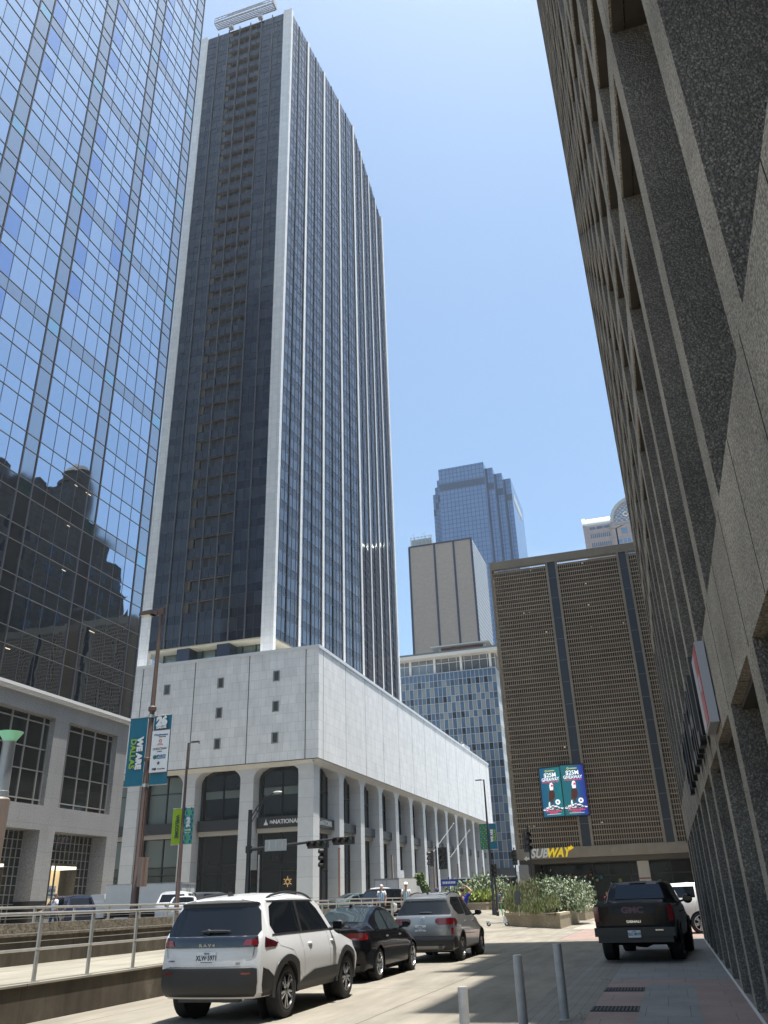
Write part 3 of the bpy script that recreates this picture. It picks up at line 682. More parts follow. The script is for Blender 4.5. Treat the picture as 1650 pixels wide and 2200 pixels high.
# corner video screens
def screen(name, label, loc, rz, wd, ht, right):
    t_ = thing(name, label, 'screen', loc, rz, 'pair of upright video screens on the garage corner strip')
    b = MB(); b.box(-.12, wd+.12, 0, .35, -.12, ht+.12); b.build('casing', BLACKM, t_)
    N = NT('screen_picture_'+('right' if right else 'left')); tcn = N.n('TexCoord').outputs['Object']; s_ = N.n('SeparateXYZ', {0: tcn})
    c = ramp(N, N.n('MapRange', {'Value': s_.outputs[0], 'From Max': wd}).outputs[0], [(0, (.01, .10, .12) if right else (.01, .07, .15)), (.45, (.01, .10, .14)), (1, (.015, .02, .22) if right else (.01, .13, .15))])
    N.set('Base Color', (0, 0, 0, 1)); N.set('Emission Color', c); N.set('Emission Strength', .75); N.set('Roughness', .4)
    b = MB(); b.quad((0, -.01, 0), (wd, -.01, 0), (wd, -.01, ht), (0, -.01, ht)); b.build('picture', N.a, t_)
    E_ = lambda n_, c_, s_: mat(n_, c_, .5, emit=c_, estr=s_)
    WE, PK, BR, YE = E_('led_white', (.8, .82, .85), .5), E_('led_pink', (.7, .03, .1), .5), E_('led_brown', (.06, .022, .016), .5), E_('led_yellow', (.5, .5, .12), .5)
    cx = wd/2
    text(t_, 'headline', '$25M', .66, WE, (cx, -.03, ht*.845), FRONT, .005, .014)
    text(t_, 'headline', 'GIVEAWAY', .52, WE, (cx, -.03, ht*.755), FRONT, .005, .012, sx=.82)
    text(t_, 'subline', 'IF YOU CAN WIND IT ALL', .17, PK, (cx, -.03, ht*.70), FRONT, .005, .008)
    b = MB(); b.box(cx-.25, cx+.6, -.03, -.02, ht*.935-.05, ht*.935+.05); b.build('logo_bar', YE, t_)
    b = MB(); b.lathe([(.07, 0), (.13, 0), (.13, .01)], (cx-.45, -.035, ht*.935), 'y', 14); b.build('logo_ring', YE, t_)
    bz = ht*.36
    b = MB(); b.extr([(cx-.55, bz-.75), (cx-.42, bz+.0), (cx-.38, bz+.7), (cx-.12, bz+1.05), (cx+.18, bz+1.05), (cx+.36, bz+.7), (cx+.33, bz+.1), (cx+.1, bz-.2), (cx-.05, bz-.65), (cx-.2, bz-.25), (cx-.38, bz-.3)], 'y', -.02, -.015); b.build('bird_body', BR, t_)
    b = MB(); b.extr([(cx-.16, bz+.95), (cx-.22, bz+1.4), (cx-.1, bz+1.75), (cx+.13, bz+1.8), (cx+.27, bz+1.55), (cx+.22, bz+.95)], 'y', -.03, -.024)
    b.extr([(cx-.55, bz-.75), (cx-.5, bz-.4), (cx-.36, bz-.3), (cx-.34, bz-.75)], 'y', -.03, -.024); b.build('bird_head', WE, t_)
    b = MB(); b.extr([(cx-.06, bz+1.35), (cx+.05, bz+1.6), (cx+.28, bz+1.5), (cx+.2, bz+1.3)], 'y', -.04, -.034); b.build('bird_beak', PK, t_)
    rr_ = random.Random(5)
    for nm, m_, cnt in (('banknote_pile', WE, 55), ('banknote_shade', BLACKM, 40), ('banknote_red', PK, 14)):
        b = MB()
        for i in range(cnt):
            x = rr_.uniform(-1, 1); z = bz-1.25+rr_.uniform(0, .62)*(1-abs(x)*.8); x = cx+x*(wd/2-.12); a_ = rr_.uniform(-.6, .6); l_ = rr_.uniform(.07, .16)
            b.extr([(x-l_*math.cos(a_), z-l_*math.sin(a_)-.022), (x+l_*math.cos(a_), z+l_*math.sin(a_)-.022), (x+l_*math.cos(a_), z+l_*math.sin(a_)+.022), (x-l_*math.cos(a_), z-l_*math.sin(a_)+.022)], 'y', -.045-i*.0004, -.04-i*.0004)
        b.build(nm, m_, t_)
    b = MB(); b.lathe([(.12, 0), (.3, 0), (.3, .02)], (cx+.62, -.055, bz-.42), 'y', 12); b.build('ball', WE, t_)
    text(t_, 'footline', "WE'RE MAKING AMERICA", .17, PK, (cx, -.03, ht*.105), FRONT, .005, .01)
    text(t_, 'footline', 'FREE MONEY', .17, PK, (cx, -.03, ht*.07), FRONT, .005, .01)
    b = MB(); b.box(cx-.85, cx+.85, -.03, -.02, ht*.042, ht*.048); b.build('rule', WE, t_)
a1 = math.atan2(.9, 2.25)
screen('video_screen', 'upright video screen with teal edge, left of the pair, advertising a giveaway', (-12.7, GY-.1, 9.95), -a1*.0-R(14), 2.52, 5.45, False)
screen('video_screen', 'upright video screen with deep blue edge, right of the pair, advertising a giveaway', (-10.15, GY-.75, 9.95), R(7), 2.62, 5.55, True)
# roof lamp with two heads
t_ = thing('roof_lamp', 'black roof lamp with two white arms on top of the lattice garage', 'lamp', (.78, GY+8, gztop))
b = MB(); b.tube((0, 0, 0), (0, 0, 6.9), .09); b.build('pole', BLACKM, t_)
for s_ in (-1, 1):
    b = MB(); b.box(0, 1.15, -.14, .14, -.05, .05); a_ = b.build('lamp_head', mat('lamp_white', (.8, .79, .72), .4), t_, loc=(0, 0, 6.85)); a_.rotation_euler = (0, R(-22) if s_ > 0 else R(180+12), 0)

# ------------------------------------------------------------------ generic gridded tower face
def grid_face(B, axis, c, a0, a1, z0, z1, na, nz, pick, out=1):
    for i in range(na):
        for j in range(nz):
            u0, u1 = a0+(a1-a0)*i/na, a0+(a1-a0)*(i+1)/na; w0, w1 = z0+(z1-z0)*j/nz, z0+(z1-z0)*(j+1)/nz
            q_ = [(u0, c, w0), (u1, c, w0), (u1, c, w1), (u0, c, w1)] if axis == 'y' else [(c, u0, w0), (c, u1, w0), (c, u1, w1), (c, u0, w1)]
            B.quad(*q_, pick(i, j))
# blue and white gridded block
ub = thing('gridded_block', 'blue and white gridded office block with a glazed roof floor and red penthouse', 'building')
rr = random.Random(21)
UX0, UX1, UY = -72, -39.6, 240
b = MB(); b.box(UX0, UX1, UY+.2, UY+40, 0, 64.6); b.build('core_wall', mat('grey_core', (.3, .31, .32), .7), ub)
b = MB(); NA, FLH = 25, 5.0
cw_ = (UX1-UX0)/NA; rows = []
z = 64.5
B = MB()
rowi = 0
while z > 9:
    B_h = 2.35
    if rowi == 0: grid_face(B, 'y', UY, UX0, UX1, z-B_h, z, NA, 1, lambda i, j: 0)
    else: grid_face(B, 'y', UY, UX0, UX1, z-B_h*.85, z, NA, 1, lambda i, j: (rr.choice((1, 3, 1, 2)) if i % 2 == 0 else 0) if True else 0)
    z -= B_h*.85 if rowi else B_h
    grid_face(B, 'y', UY, UX0, UX1, z-2.9, z, NA, 1, lambda i, j: 2 if (i+0) % 2 == 1 and rr.random() < .97 else 0) if rowi else None
    if rowi: z -= 2.9
    rowi += 1
zb_ = z
B.build('curtain_wall', [mat('slate_blue_panel', (.06, .11, .18), .3, var=.25, vscale=.2), mat('block_glass_black', (.018, .022, .03), .15), mat('pale_grey_panel', (.19, .21, .215), .6), mat('block_glass_mid', (.05, .07, .10), .2)], ub)
B = MB()
for i in range(NA+1): x = UX0+cw_*i; B.box(x-.07, x+.07, UY-.1, UY, zb_, 64.6)
z = 64.5-2.35; B.box(UX0, UX1, UY-.1, UY, 64.4, 64.6); B.box(UX0, UX1, UY-.1, UY, z-.06, z+.06)
while z > 9:
    z -= 2.0; B.box(UX0, UX1, UY-.1, UY, z-.05, z+.05); z -= 2.9; B.box(UX0, UX1, UY-.1, UY, z-.05, z+.05)
B.build('mullion', mat('aluminium', (.42, .45, .47), .5, metal=.2), ub)
for i in range(16):
    B = MB(); y = UY+2.4*i
    z = 62
    while z > 9:
        B.quad((UX1+.02, y, z-3), (UX1+.02, y+1.1, z-3), (UX1+.02, y+1.1, z), (UX1+.02, y, z), 0); B.quad((UX1+.02, y+1.1, z-3), (UX1+.02, y+2.4, z-3), (UX1+.02, y+2.4, z), (UX1+.02, y+1.1, z), 1); B.quad((UX1+.02, y, z-4.9), (UX1+.02, y+2.4, z-4.9), (UX1+.02, y+2.4, z-3), (UX1+.02, y, z-3), 1); z -= 4.9
    B.build('side_panel', [mat('pale_grey_panel', (.36, .37, .36), .6), mat('side_white', (.5, .52, .54), .5)], ub)
B = MB(); B.box(UX0, UX1-.1, UY+1.6, UY+30, 64.8, 69.3); rg_ = B.build('roof_floor_glass', mat('roof_glass', (.10, .115, .13), .08, ior=1.8, spec=.8, var=.4, vscale=.15), ub)
B = MB()
for i in range(14): x = UX0+1+2.4*i; B.box(x-.07, x+.07, UY+1.45, UY+1.6, 64.8, 69.3)
for x in (-66.5, -58.7, -50.3, -41.2): B.box(x-.35, x+.35, UY+.7, UY+1.5, 64.8, 69.3)
B.box(UX0, UX1, UY+1.45, UY+1.6, 67.8, 67.95)
B.build('roof_floor_post', mat('post_white', (.62, .62, .6), .5), rg_)
B = MB(); B.box(UX0-1.5, UX1+2.2, UY-1.6, UY+32, 69.3, 70.3); B.build('roof_slab', mat('cream_slab', (.55, .52, .47), .6), ub)
B = MB(); B.box(UX0-1.4, UX1+2.1, UY-1.5, UY+32, 70.3, 70.9); B.box(-60, -41, UY+4, UY+12, 70.8, 71.1); B.build('roof_edge', mat('slate_edge', (.10, .13, .15), .5), ub)
B = MB(); B.box(-57.5, -43.8, UY+6, UY+16, 70.9, 73.9); B.build('penthouse', mat('red_brick_wall', (.17, .055, .04), .8, var=.2, vscale=.4), ub)
B = MB(); B.box(-60.5, -41.4, UY+4, UY+18, 73.9, 74.3); B.box(-43.8, -43.0, UY+5.8, UY+6.6, 70.9, 73.9); B.box(-58.3, -57.5, UY+5.8, UY+6.6, 70.9, 73.9); B.build('penthouse_roof', mat('cream_slab', (.55, .52, .47), .6), ub)
# low dark base of that block
B = MB(); B.box(UX0, UX1+.5, UY-.6, UY, 0, 9); B.build('base_floor', mat('dark_base', (.06, .065, .07), .4), ub)

# beige slab tower
eb = thing('beige_slab_tower', 'tall blank beige slab tower with dark blue vertical bands behind the gridded block', 'skyscraper')
BEI = tile_mat('beige_brick', (.34, .295, .25), (.315, .27, .23), (.30, .26, .22), 1.2, .6, .02, .8, var=.07)
B = MB(); B.box(-81.1, -54.5, 300, 330, 0, 134.0); B.build('brick_wall', BEI, eb)
B = MB()
for x in (-81.0, -70.3, -62.2, -54.8): B.box(x-.42, x+.42, 299.86, 300, 0, 134.2)
B.box(-81.2, -54.4, 299.8, 300.2, 134.0, 134.6); B.build('blue_band', mat('navy_band', (.016, .02, .055), .4), eb)
N = NT('fine_side_grid'); sp = N.n('SeparateXYZ', {0: N.pos()}); cv = N.n('CombineXYZ', {0: sp.outputs[1], 1: sp.outputs[2]})
br = N.n('TexBrick', {'Vector': cv.outputs[0], 'Color1': (.15, .19, .23, 1), 'Color2': (.10, .13, .17, 1), 'Mortar': (.55, .56, .57, 1), 'Scale': 1, 'Mortar Size': .22, 'Brick Width': 1.5, 'Row Height': 1.9}, offset=0)
N.set('Base Color', br.outputs['Color']); N.set('Roughness', .4)
B = MB(); B.box(-54.5, -54.38, 300, 330, 0, 134); B.build('side_wall', N.a, eb)
t_ = thing('rooftop_plant', 'pale green and white cooling plant on the roof of the beige slab tower', 'roof plant', (-77, 302, 134.4))
B = MB(); B.box(-3.4, 5.2, 0, 6, 0, 3.6)
B.build('housing', mat('plant_green', (.33, .4, .39), .5, var=.3, vscale=.6), t_)
B = MB()
for x in (-3.6, -2, -.4, 1.2, 2.8, 4.4, 5.3): B.box(x-.1, x+.1, -.25, -.05, 0, 5.2)
for z in (1, 2.2, 3.6, 4.6): B.box(-3.7, 5.4, -.25, -.05, z, z+.15)
for x in (-2.2, 2.2): B.tube((x, 0, 3.6), (x, 0, 6.6), .07); B.tube((x-1.5, 0, 5.9), (x+.6, 0, 6.7), .05)
B.build('railing_frame', WHT, t_)

# stepped blue glass tower
bt = thing('stepped_blue_tower', 'far blue glass tower with stepped corners and dark band near its top', 'skyscraper')
N = NT('blue_grid_glass'); sp = N.n('SeparateXYZ', {0: N.pos()}); u = N.n('Math', {0: sp.outputs[0], 1: sp.outputs[1]}, operation='ADD'); cv = N.n('CombineXYZ', {0: u.outputs[0], 1: sp.outputs[2]})
br = N.n('TexBrick', {'Vector': cv.outputs[0], 'Color1': (.115, .21, .39, 1), 'Color2': (.10, .19, .36, 1), 'Mortar': (.06, .10, .18, 1), 'Scale': 1, 'Mortar Size': .17, 'Mortar Smooth': .1, 'Brick Width': 2.3, 'Row Height': 2.75}, offset=0)  # grid colours kept paler: some distance haze is painted in
N.set('Base Color', br.outputs['Color']); N.set('Roughness', .1); N.set('IOR', 1.6)
BG2 = N.a
segs = [(-100.0, -97.6, 432, 225), (-97.6, -95.2, 428, 227.5), (-95.2, -93.0, 424, 230), (-93.0, -65.5, 420, 235), (-65.5, -61, 424, 232.5), (-61, -56.6, 429, 230.5), (-56.6, -52.4, 434, 228.5)]
B = MB()
for a, c_, y, h_ in segs: B.box(a, c_, y, 480, 0, h_)
B.build('glass_wall', BG2, bt)
B = MB()
for a, c_, y, h_ in segs: B.box(a-.02, c_+.02, y-.12, y+.0, h_-14.6, h_-10.2)
for a, c_, y, h_ in segs[4:]: B.box(a, a+1.2, y-.1, y, 0, h_-.5)
B.build('dark_band', mat('blue_dark_band', (.05, .08, .135), .25), bt)
t2 = MB(); t2.extr([(-52.4, 0), (-52.4, 228.5), (-52.3, 228.5), (-52.3, 0)], 'y', 434, 480)
t2.build('side_wall', BG2, bt)
B = MB()
for i in range(9): B.box(-52.3, -52.0, 440+3.4*i, 442+3.4*i, 216, 220.5)
B.build('roof_sign', mat('sign_white', (.78, .78, .76), .5), bt)

# arched granite tower
at_ = thing('arched_granite_tower', 'far pinkish granite tower with a glass arch top and a rounded metal side roof', 'skyscraper')
PG = tile_mat('pink_granite', (.36, .30, .28), (.33, .28, .265), (.25, .2, .19), 3, 2.6, .12, .6, var=.06)
AY = 450; ax0 = .6; acx = 15.5; ar = 14.9
arch = [(acx-ar, 0), (acx-ar, 197)]+[(acx-ar*math.cos(t), 197+ar*math.sin(t)) for t in [math.pi*i/24 for i in range(1, 24)]]+[(acx+ar, 197), (acx+ar, 0)]
B = MB(); B.extr(arch, 'y', AY, AY+40); B.build('granite_wall', PG, at_)
B = MB(); outer = [(acx-ar*math.cos(t), 197+ar*math.sin(t)) for t in [math.pi*i/24 for i in range(25)]]; inner = [(acx-(ar-1.9)*math.cos(t), 197+(ar-1.9)*math.sin(t)) for t in [math.pi*i/24 for i in range(25)]]
for i in range(24):
    for ya, yb in ((AY-.5, AY-.5),):
        B.quad((outer[i][0], ya, outer[i][1]), (inner[i][0], ya, inner[i][1]), (inner[i+1][0], ya, inner[i+1][1]), (outer[i+1][0], ya, outer[i+1][1]))
    B.quad((outer[i][0], AY-.5, outer[i][1]), (outer[i+1][0], AY-.5, outer[i+1][1]), (outer[i+1][0], AY+6, outer[i+1][1]), (outer[i][0], AY+6, outer[i][1]))
B.build('arch_rim', mat('steel_rim', (.42, .44, .43), .4, metal=.3), at_)
BGL = mat('arch_glass', (.12, .2, .34), .12, ior=1.7, var=.2, vscale=.1)
B = MB(); B.box(3.4, 28, AY-.12, AY, 60, 186.5); B.extr([(acx-12.9*math.cos(t), 196+12.6*math.sin(t)) for t in [math.pi*i/20 for i in range(21)]], 'y', AY-.12, AY)
for x in (6, 11.2, 16.4, 21.6): B.box(x, x+3.2, AY-.1, AY, 189, 192.6)
B.build('window', BGL, at_)
B = MB()
for i in range(11): x = 3.4+2.45*i; B.box(x-.16, x+.16, AY-.25, AY-.1, 60, 186.5)
for z in range(60, 188, 3): B.box(3.4, 28, AY-.25, AY-.1, z-.14, z+.14)
for i in range(-4, 5):
    x = acx+2.8*i; hh = 12.4*math.sqrt(max(0, 1-(2.8*i/12.9)**2)); B.box(x-.45, x+.45, AY-.3, AY-.1, 196, 196+hh)
for j in range(5):
    z = 196+2.5*j; ww = 12.7*math.sqrt(max(0, 1-(2.5*j/12.6)**2)); B.box(acx-ww, acx+ww, AY-.3, AY-.1, z-.35, z+.35)
B.build('window_grid', mat('pale_grid', (.42, .4, .38), .5), at_)
text(at_, 'lettering', 'Comerica', 4.0, mat('sign_white', (.78, .78, .76), .5), (acx+.5, AY-.6, 200.6), FRONT, .15, .08)
B = MB(); B.box(-15.2, .8, AY+1, AY+40, 0, 197.4); B.build('wing_wall', PG, at_)
B = MB()
prof = [(AY+1.0, 197.4)]+[(AY+1+7*(1-math.cos(t)), 197.4+6.6*math.sin(t)) for t in [math.pi/2*i/8 for i in range(1, 9)]]+[(AY+30, 204), (AY+30, 197.4)]
B.extr(prof, 'x', -13.8, .8); B.build('barrel_roof', mat('barrel_metal', (.42, .45, .42), .35, metal=.4), at_)
B = MB(); B.extr([(p_[0]-.4, p_[1]+.5) for p_ in prof], 'x', -15.4, -13.8); B.build('roof_rim', mat('rim_white', (.62, .64, .63), .4), at_)
WG = mat('wing_glass', (.05, .09, .17), .15, ior=1.7)
for z in (167, 172.5, 178, 183.6, 189.2):
    for i in range(10): B = MB(); B.box(-11.6+1.15*i, -10.9+1.15*i, AY+.9, AY+1, z, z+2.6); B.build('window', WG, at_)
for i in range(3): B = MB(); B.box(-11.6+4*i, -8.2+4*i, AY+.9, AY+1, 194.6, 196.2); B.build('window', WG, at_)

# pale block seen in the slit beside the dark tower
sb = thing('pale_banded_tower', 'far pale concrete tower with light blue windows, in the gap left of the dark tower', 'building')
B = MB(); B.box(-175, -150.6, 220, 250, 0, 127); B.box(-154, -151.2, 219.5, 221, 127, 129.5); B.build('concrete_wall', mat('pale_concrete', (.5, .46, .42), .7, var=.08, vscale=.5), sb)
B = MB(); z = 10
while z < 124:
    for i in range(8): B.box(-152.9-3*i, -151.2-3*i, 219.93, 220, z, z+1.9)
    z += 3.6
B.build('window', mat('pale_blue_glass', (.2, .36, .56), .15, ior=1.8), sb)
B = MB(); z = 10
while z < 124:
    for i in range(10): B.box(-150.6, -150.52, 221+2.8*i, 222.6+2.8*i, z, z+1.9)
    z += 3.6
B.build('side_window', mat('pale_blue_glass', (.2, .36, .56), .15, ior=1.8), sb)

# ------------------------------------------------------------------ fluted aggregate building (right)
AG = NT('exposed_aggregate'); p = AG.pos()
vr = AG.n('TexVoronoi', {'Vector': p, 'Scale': 46}); v2 = AG.n('TexVoronoi', {'Vector': p, 'Scale': 85})
n1 = AG.n('TexNoise', {'Vector': p, 'Scale': .8, 'Detail': 5, 'Roughness': .6}).outputs['Fac']
hs = AG.n('SeparateXYZ', {0: vr.outputs['Color']}).outputs[0]
peb = ramp(AG, hs, [(0, (.36, .31, .25)), (.4, (.48, .42, .335)), (.75, (.58, .515, .415)), (1, (.70, .635, .53))])
ed = AG.n('MapRange', {'Value': vr.outputs['Distance'], 'From Min': .25, 'From Max': .62, 'To Min': 1.05, 'To Max': .52}).outputs[0]
k = AG.n('Math', {0: ed, 1: AG.n('MapRange', {'Value': n1, 'From Min': .3, 'From Max': .7, 'To Min': .66, 'To Max': 1.25}).outputs[0]}, operation='MULTIPLY').outputs[0]
AG.set('Base Color', AG.n('VectorMath', {0: peb, 'Scale': k}, operation='SCALE').outputs[0]); AG.set('Roughness', .8)
hh = AG.n('Math', {0: AG.n('MapRange', {'Value': vr.outputs['Distance'], 'From Max': .6, 'To Min': 1, 'To Max': 0}).outputs[0], 1: v2.outputs['Distance']}, operation='SUBTRACT').outputs[0]
AG.set('Normal', AG.n('Bump', {'Height': hh, 'Strength': .7, 'Distance': .016}).outputs[0]); AG = AG.a
AG_SHADE = AG.copy(); AG_SHADE.name = 'aggregate_shade_copy'  # same aggregate darkened: shade painted into the colour of the fin sides
for nd in AG_SHADE.node_tree.nodes:
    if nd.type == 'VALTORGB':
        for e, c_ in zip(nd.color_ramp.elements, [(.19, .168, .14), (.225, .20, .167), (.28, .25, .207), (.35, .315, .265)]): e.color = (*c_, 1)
fb = thing('fluted_concrete_building', 'tall building of deep pebbled concrete fins along the right edge', 'building')
FX, FYE, FZ = .9, 35.6, 56.3; PIT = 2.56
STEP = [(-4, 13.24, 22.2), (13.24, 20.92, 34.2), (20.92, 28.6, 45.3), (28.6, 35.3, 56.3)]      # unseen roof terraces, invented so that sun reaches the road
def roof_z(y): return next((h for a, c_, h in STEP if y < c_), FZ)
fins_y = [6.84+PIT*i for i in range(-4, 12)]
for y in fins_y:
    B = MB()
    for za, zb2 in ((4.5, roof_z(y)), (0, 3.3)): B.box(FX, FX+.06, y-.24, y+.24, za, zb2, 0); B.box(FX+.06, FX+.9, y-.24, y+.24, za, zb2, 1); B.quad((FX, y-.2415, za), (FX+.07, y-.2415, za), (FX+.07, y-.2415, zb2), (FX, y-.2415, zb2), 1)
    B.build('fin', [AG, AG_SHADE], fb)
B = MB(); B.box(FX+.0, FX+.9, -4, FYE, 3.3, 4.5, 0)
for y in fins_y: B.box(FX-.003, FX+.01, y+.02, y+.03, 3.3, 4.5, 1); B.box(FX-.003, FX+.9, y+1.27, y+1.278, 3.298, 4.5, 1)
B.build('belt_course', [AG, mat('joint_black', (.02, .02, .018), .9)], fb)
z = 10.5
while z < FZ:
    B = MB()
    for i in range(len(fins_y)-1):
        if z > min(roof_z(fins_y[i]+.3), roof_z(fins_y[i+1]-.3))-.6: continue
        B.box(FX+.004, FX+.9, fins_y[i]+.24, fins_y[i+1]-.24, z, z+.58, 0); B.box(FX+.03, FX+.16, fins_y[i]+.24, fins_y[i+1]-.24, z-.03, z-.002, 1); B.box(FX+.175, FX+.9, fins_y[i]+.24, fins_y[i+1]-.24, z-.03, z-.002, 1)
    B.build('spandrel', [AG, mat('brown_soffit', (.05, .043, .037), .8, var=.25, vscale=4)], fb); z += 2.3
B = MB()
for i in range(len(fins_y)-1):
    B.box(FX+.1, FX+.36, fins_y[i]+.24, fins_y[i+1]-.24, 3.24, 3.298)
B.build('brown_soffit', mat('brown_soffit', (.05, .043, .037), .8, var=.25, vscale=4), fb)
B = MB()
for i in range(len(fins_y)-1): B.box(FX+.38, FX+2.5, fins_y[i]+.24, fins_y[i+1]-.24, 3.22, 3.298)
B.build('white_soffit', mat('white_soffit', (.6, .58, .53), .7), fb)
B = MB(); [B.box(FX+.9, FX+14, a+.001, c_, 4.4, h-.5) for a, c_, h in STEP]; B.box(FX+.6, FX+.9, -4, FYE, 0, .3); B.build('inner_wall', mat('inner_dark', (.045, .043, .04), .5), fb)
B = MB(); B.box(FX+2.2, FX+2.3, -4, FYE-.3, .1, 3.2); B.build('arcade_glass', DARKG, fb)
B = MB()
B.box(FX, FX+14, FYE-.45, FYE+.12, 4.4, FZ); B.box(FX, FX+1.2, FYE-.45, FYE+.12, 0, 4.4); B.build('end_wall', AG, fb)
# signs on it
lb = thing('lightbox_sign', 'slim grey and red lightbox sign standing out from the fluted building', 'sign', (.775, 11.15, 3.4))
B = MB(); B.box(-.0, .11, -.5, .5, 0, 1.0); B.build('case', mat('grey_case', (.38, .38, .40), .45), lb)
B = MB(); B.box(-.01, .0, -.0, .48, .03, .97); B.build('white_face', mat('milky_face', (.45, .47, .5), .3), lb)
B = MB(); B.box(-.01, .0, -.48, -.0, .03, .97); rf = B.build('red_face', mat('red_face', (.45, .05, .05), .3), lb)
B = MB(); B.box(-.016, -.01, -.4, -.2, .4, .6); B.build('white_mark', mat('milky_face', (.45, .47, .5), .3), rf)
B = MB(); B.box(.11, .125, -.5, -.42, .2, .3); B.box(.11, .125, .42, .5, .2, .3); B.build('bracket', BLACKM, lb)
wy = [12.2, 13.2, 14.2, 15.2, 16.3, 17.5, 18.7, 20.0]
for i, (ch, yy) in enumerate(zip('ELLIVELS', wy)):
    l_ = thing('sign_letter', ['tall black capital letter beside the lightbox sign, nearest of the row', 'second black capital letter from the lightbox sign', 'third black capital letter from the lightbox sign', 'fourth black capital letter in the row on the belt course', 'fifth black capital letter in the row on the belt course', 'sixth black capital letter in the row on the belt course', 'seventh black capital letter, one before the far end', 'far end black capital letter of the row on the belt course'][i], 'sign', (.80, yy, 3.98), 0, 'black letters on the belt course')
    text(l_, 'letter', 'ILHELTIE'[i], 1.5, BLACKM, (0, 0, 0), (R(90), 0, R(-90)), .045, .03, sx=.8)
    B = MB(); B.box(.03, .07, -.04, .04, -.3, -.2); B.build('mount', BLACKM, l_)
# ------------------------------------------------------------------ terrace walls, rails
WALLC = NT('stained_concrete_wall'); p = WALLC.pos()
n1 = WALLC.n('TexNoise', {'Vector': p, 'Scale': .9, 'Detail': 6, 'Roughness': .65}).outputs['Fac']; n2 = WALLC.n('TexNoise', {'Vector': WALLC.n('Mapping', {0: p, 'Scale': (3, 3, .6)}).outputs[0], 'Scale': 1.4, 'Detail': 5}).outputs['Fac']
sp = WALLC.n('SeparateXYZ', {0: p}); cv = WALLC.n('CombineXYZ', {0: sp.outputs[1], 1: sp.outputs[2]})
br = WALLC.n('TexBrick', {'Vector': cv.outputs[0], 'Color1': (1, 1, 1, 1), 'Color2': (.95, .95, .95, 1), 'Mortar': (.5, .5, .5, 1), 'Scale': 1, 'Mortar Size': .008, 'Brick Width': 3.1, 'Row Height': 9}, offset=0)
c = ramp(WALLC, n1, [(.3, (.045, .036, .025)), (.5, (.07, .056, .04)), (.62, (.09, .075, .055)), (.75, (.15, .13, .10))])
c = WALLC.n('VectorMath', {0: c, 1: br.outputs['Color']}, operation='MULTIPLY').outputs[0]
WALLC.set('Base Color', WALLC.n('VectorMath', {0: c, 'Scale': WALLC.n('MapRange', {'Value': n2, 'From Min': .3, 'From Max': .7, 'To Min': .7, 'To Max': 1.25}).outputs[0]}, operation='SCALE').outputs[0]); WALLC.set('Roughness', .9); WALLC = WALLC.a
ROUGH = mat('rough_aggregate_cap', (.15, .13, .10), .95, var=.7, vscale=9, bump=1, bscale=22)
YEND = 37
lw = thing('low_wall', 'low stained concrete wall along the drive, carrying the nearer steel rail', 'wall', (-10.05, 8, 0))
b = MB(); b.box(-.18, 0, -12, YEND-8, 0, .53); b.build('wall_face', WALLC, lw)
b = MB(); b.box(-.32, .03, -12, YEND-8, .53, .562); b.build('coping', RAMPF, lw)
b = MB(); b.box(-13.8, -10.37, -4, YEND, .3, .556); tag(b.build('walkway', RAMPF), kind='structure')
rw = thing('retaining_wall', 'higher concrete wall with rough pebbled rim behind the walkway, carrying the farther rail', 'wall', (-13.8, 8, 0))
b = MB(); b.box(-.35, 0, -12, YEND-8, .3, 1.12); b.build('wall_face', WALLC, rw)
b = MB(); b.box(-.37, .035, -12, YEND-8, 1.12, 1.38); b.build('rim', ROUGH, rw)
STEEL = mat('galvanised_steel', (.52, .51, .49), .35, metal=.75, var=.15, vscale=5)
def railing(name, label, x, z0, zt, posts, ya, yb, mids, cables):
    t_ = thing(name, label, 'railing', (x, posts[0], z0))
    o = posts[0]
    b = MB(); b.tube((0, ya-o, zt-z0), (0, yb-o, zt-z0), .028, n=10); b.build('top_rail', STEEL, t_)
    for zm in mids:
        b = MB(); b.tube((0, ya-o, zm-z0), (0, yb-o, zm-z0), .022, n=8); b.build('mid_rail', STEEL, t_)
    for zc in cables:
        b = MB(); b.tube((0, ya-o, zc-z0), (0, yb-o, zc-z0), .005, n=5); b.build('cable', STEEL, t_)
    for yp in posts:
        b = MB(); b.box(-.016, .016, yp-o-.035, yp-o+.035, 0, zt-z0-.01); b.box(-.05, .05, yp-o-.07, yp-o+.07, 0, .012); b.build('post', STEEL, t_)
railing('steel_railing', 'nearer steel railing with a thick mid rail and two cables on the low wall', -10.12, .562, 1.565, [4.27+1.41*i for i in range(23)], 0, 35.3, [1.04], [1.16, 1.28])
railing('steel_railing', 'farther steel railing on the pebbled rim behind the walkway', -13.95, 1.38, 1.70, [4.5+1.42*i for i in range(23)], 0, 35.8, [], [1.48, 1.56])
railing('steel_railing', 'short steel railing between the black car and the two people in striped shirts', -15.2, .7, 1.76, [40+1.8*i for i in range(8)], 40, 54, [1.2], [1.4])
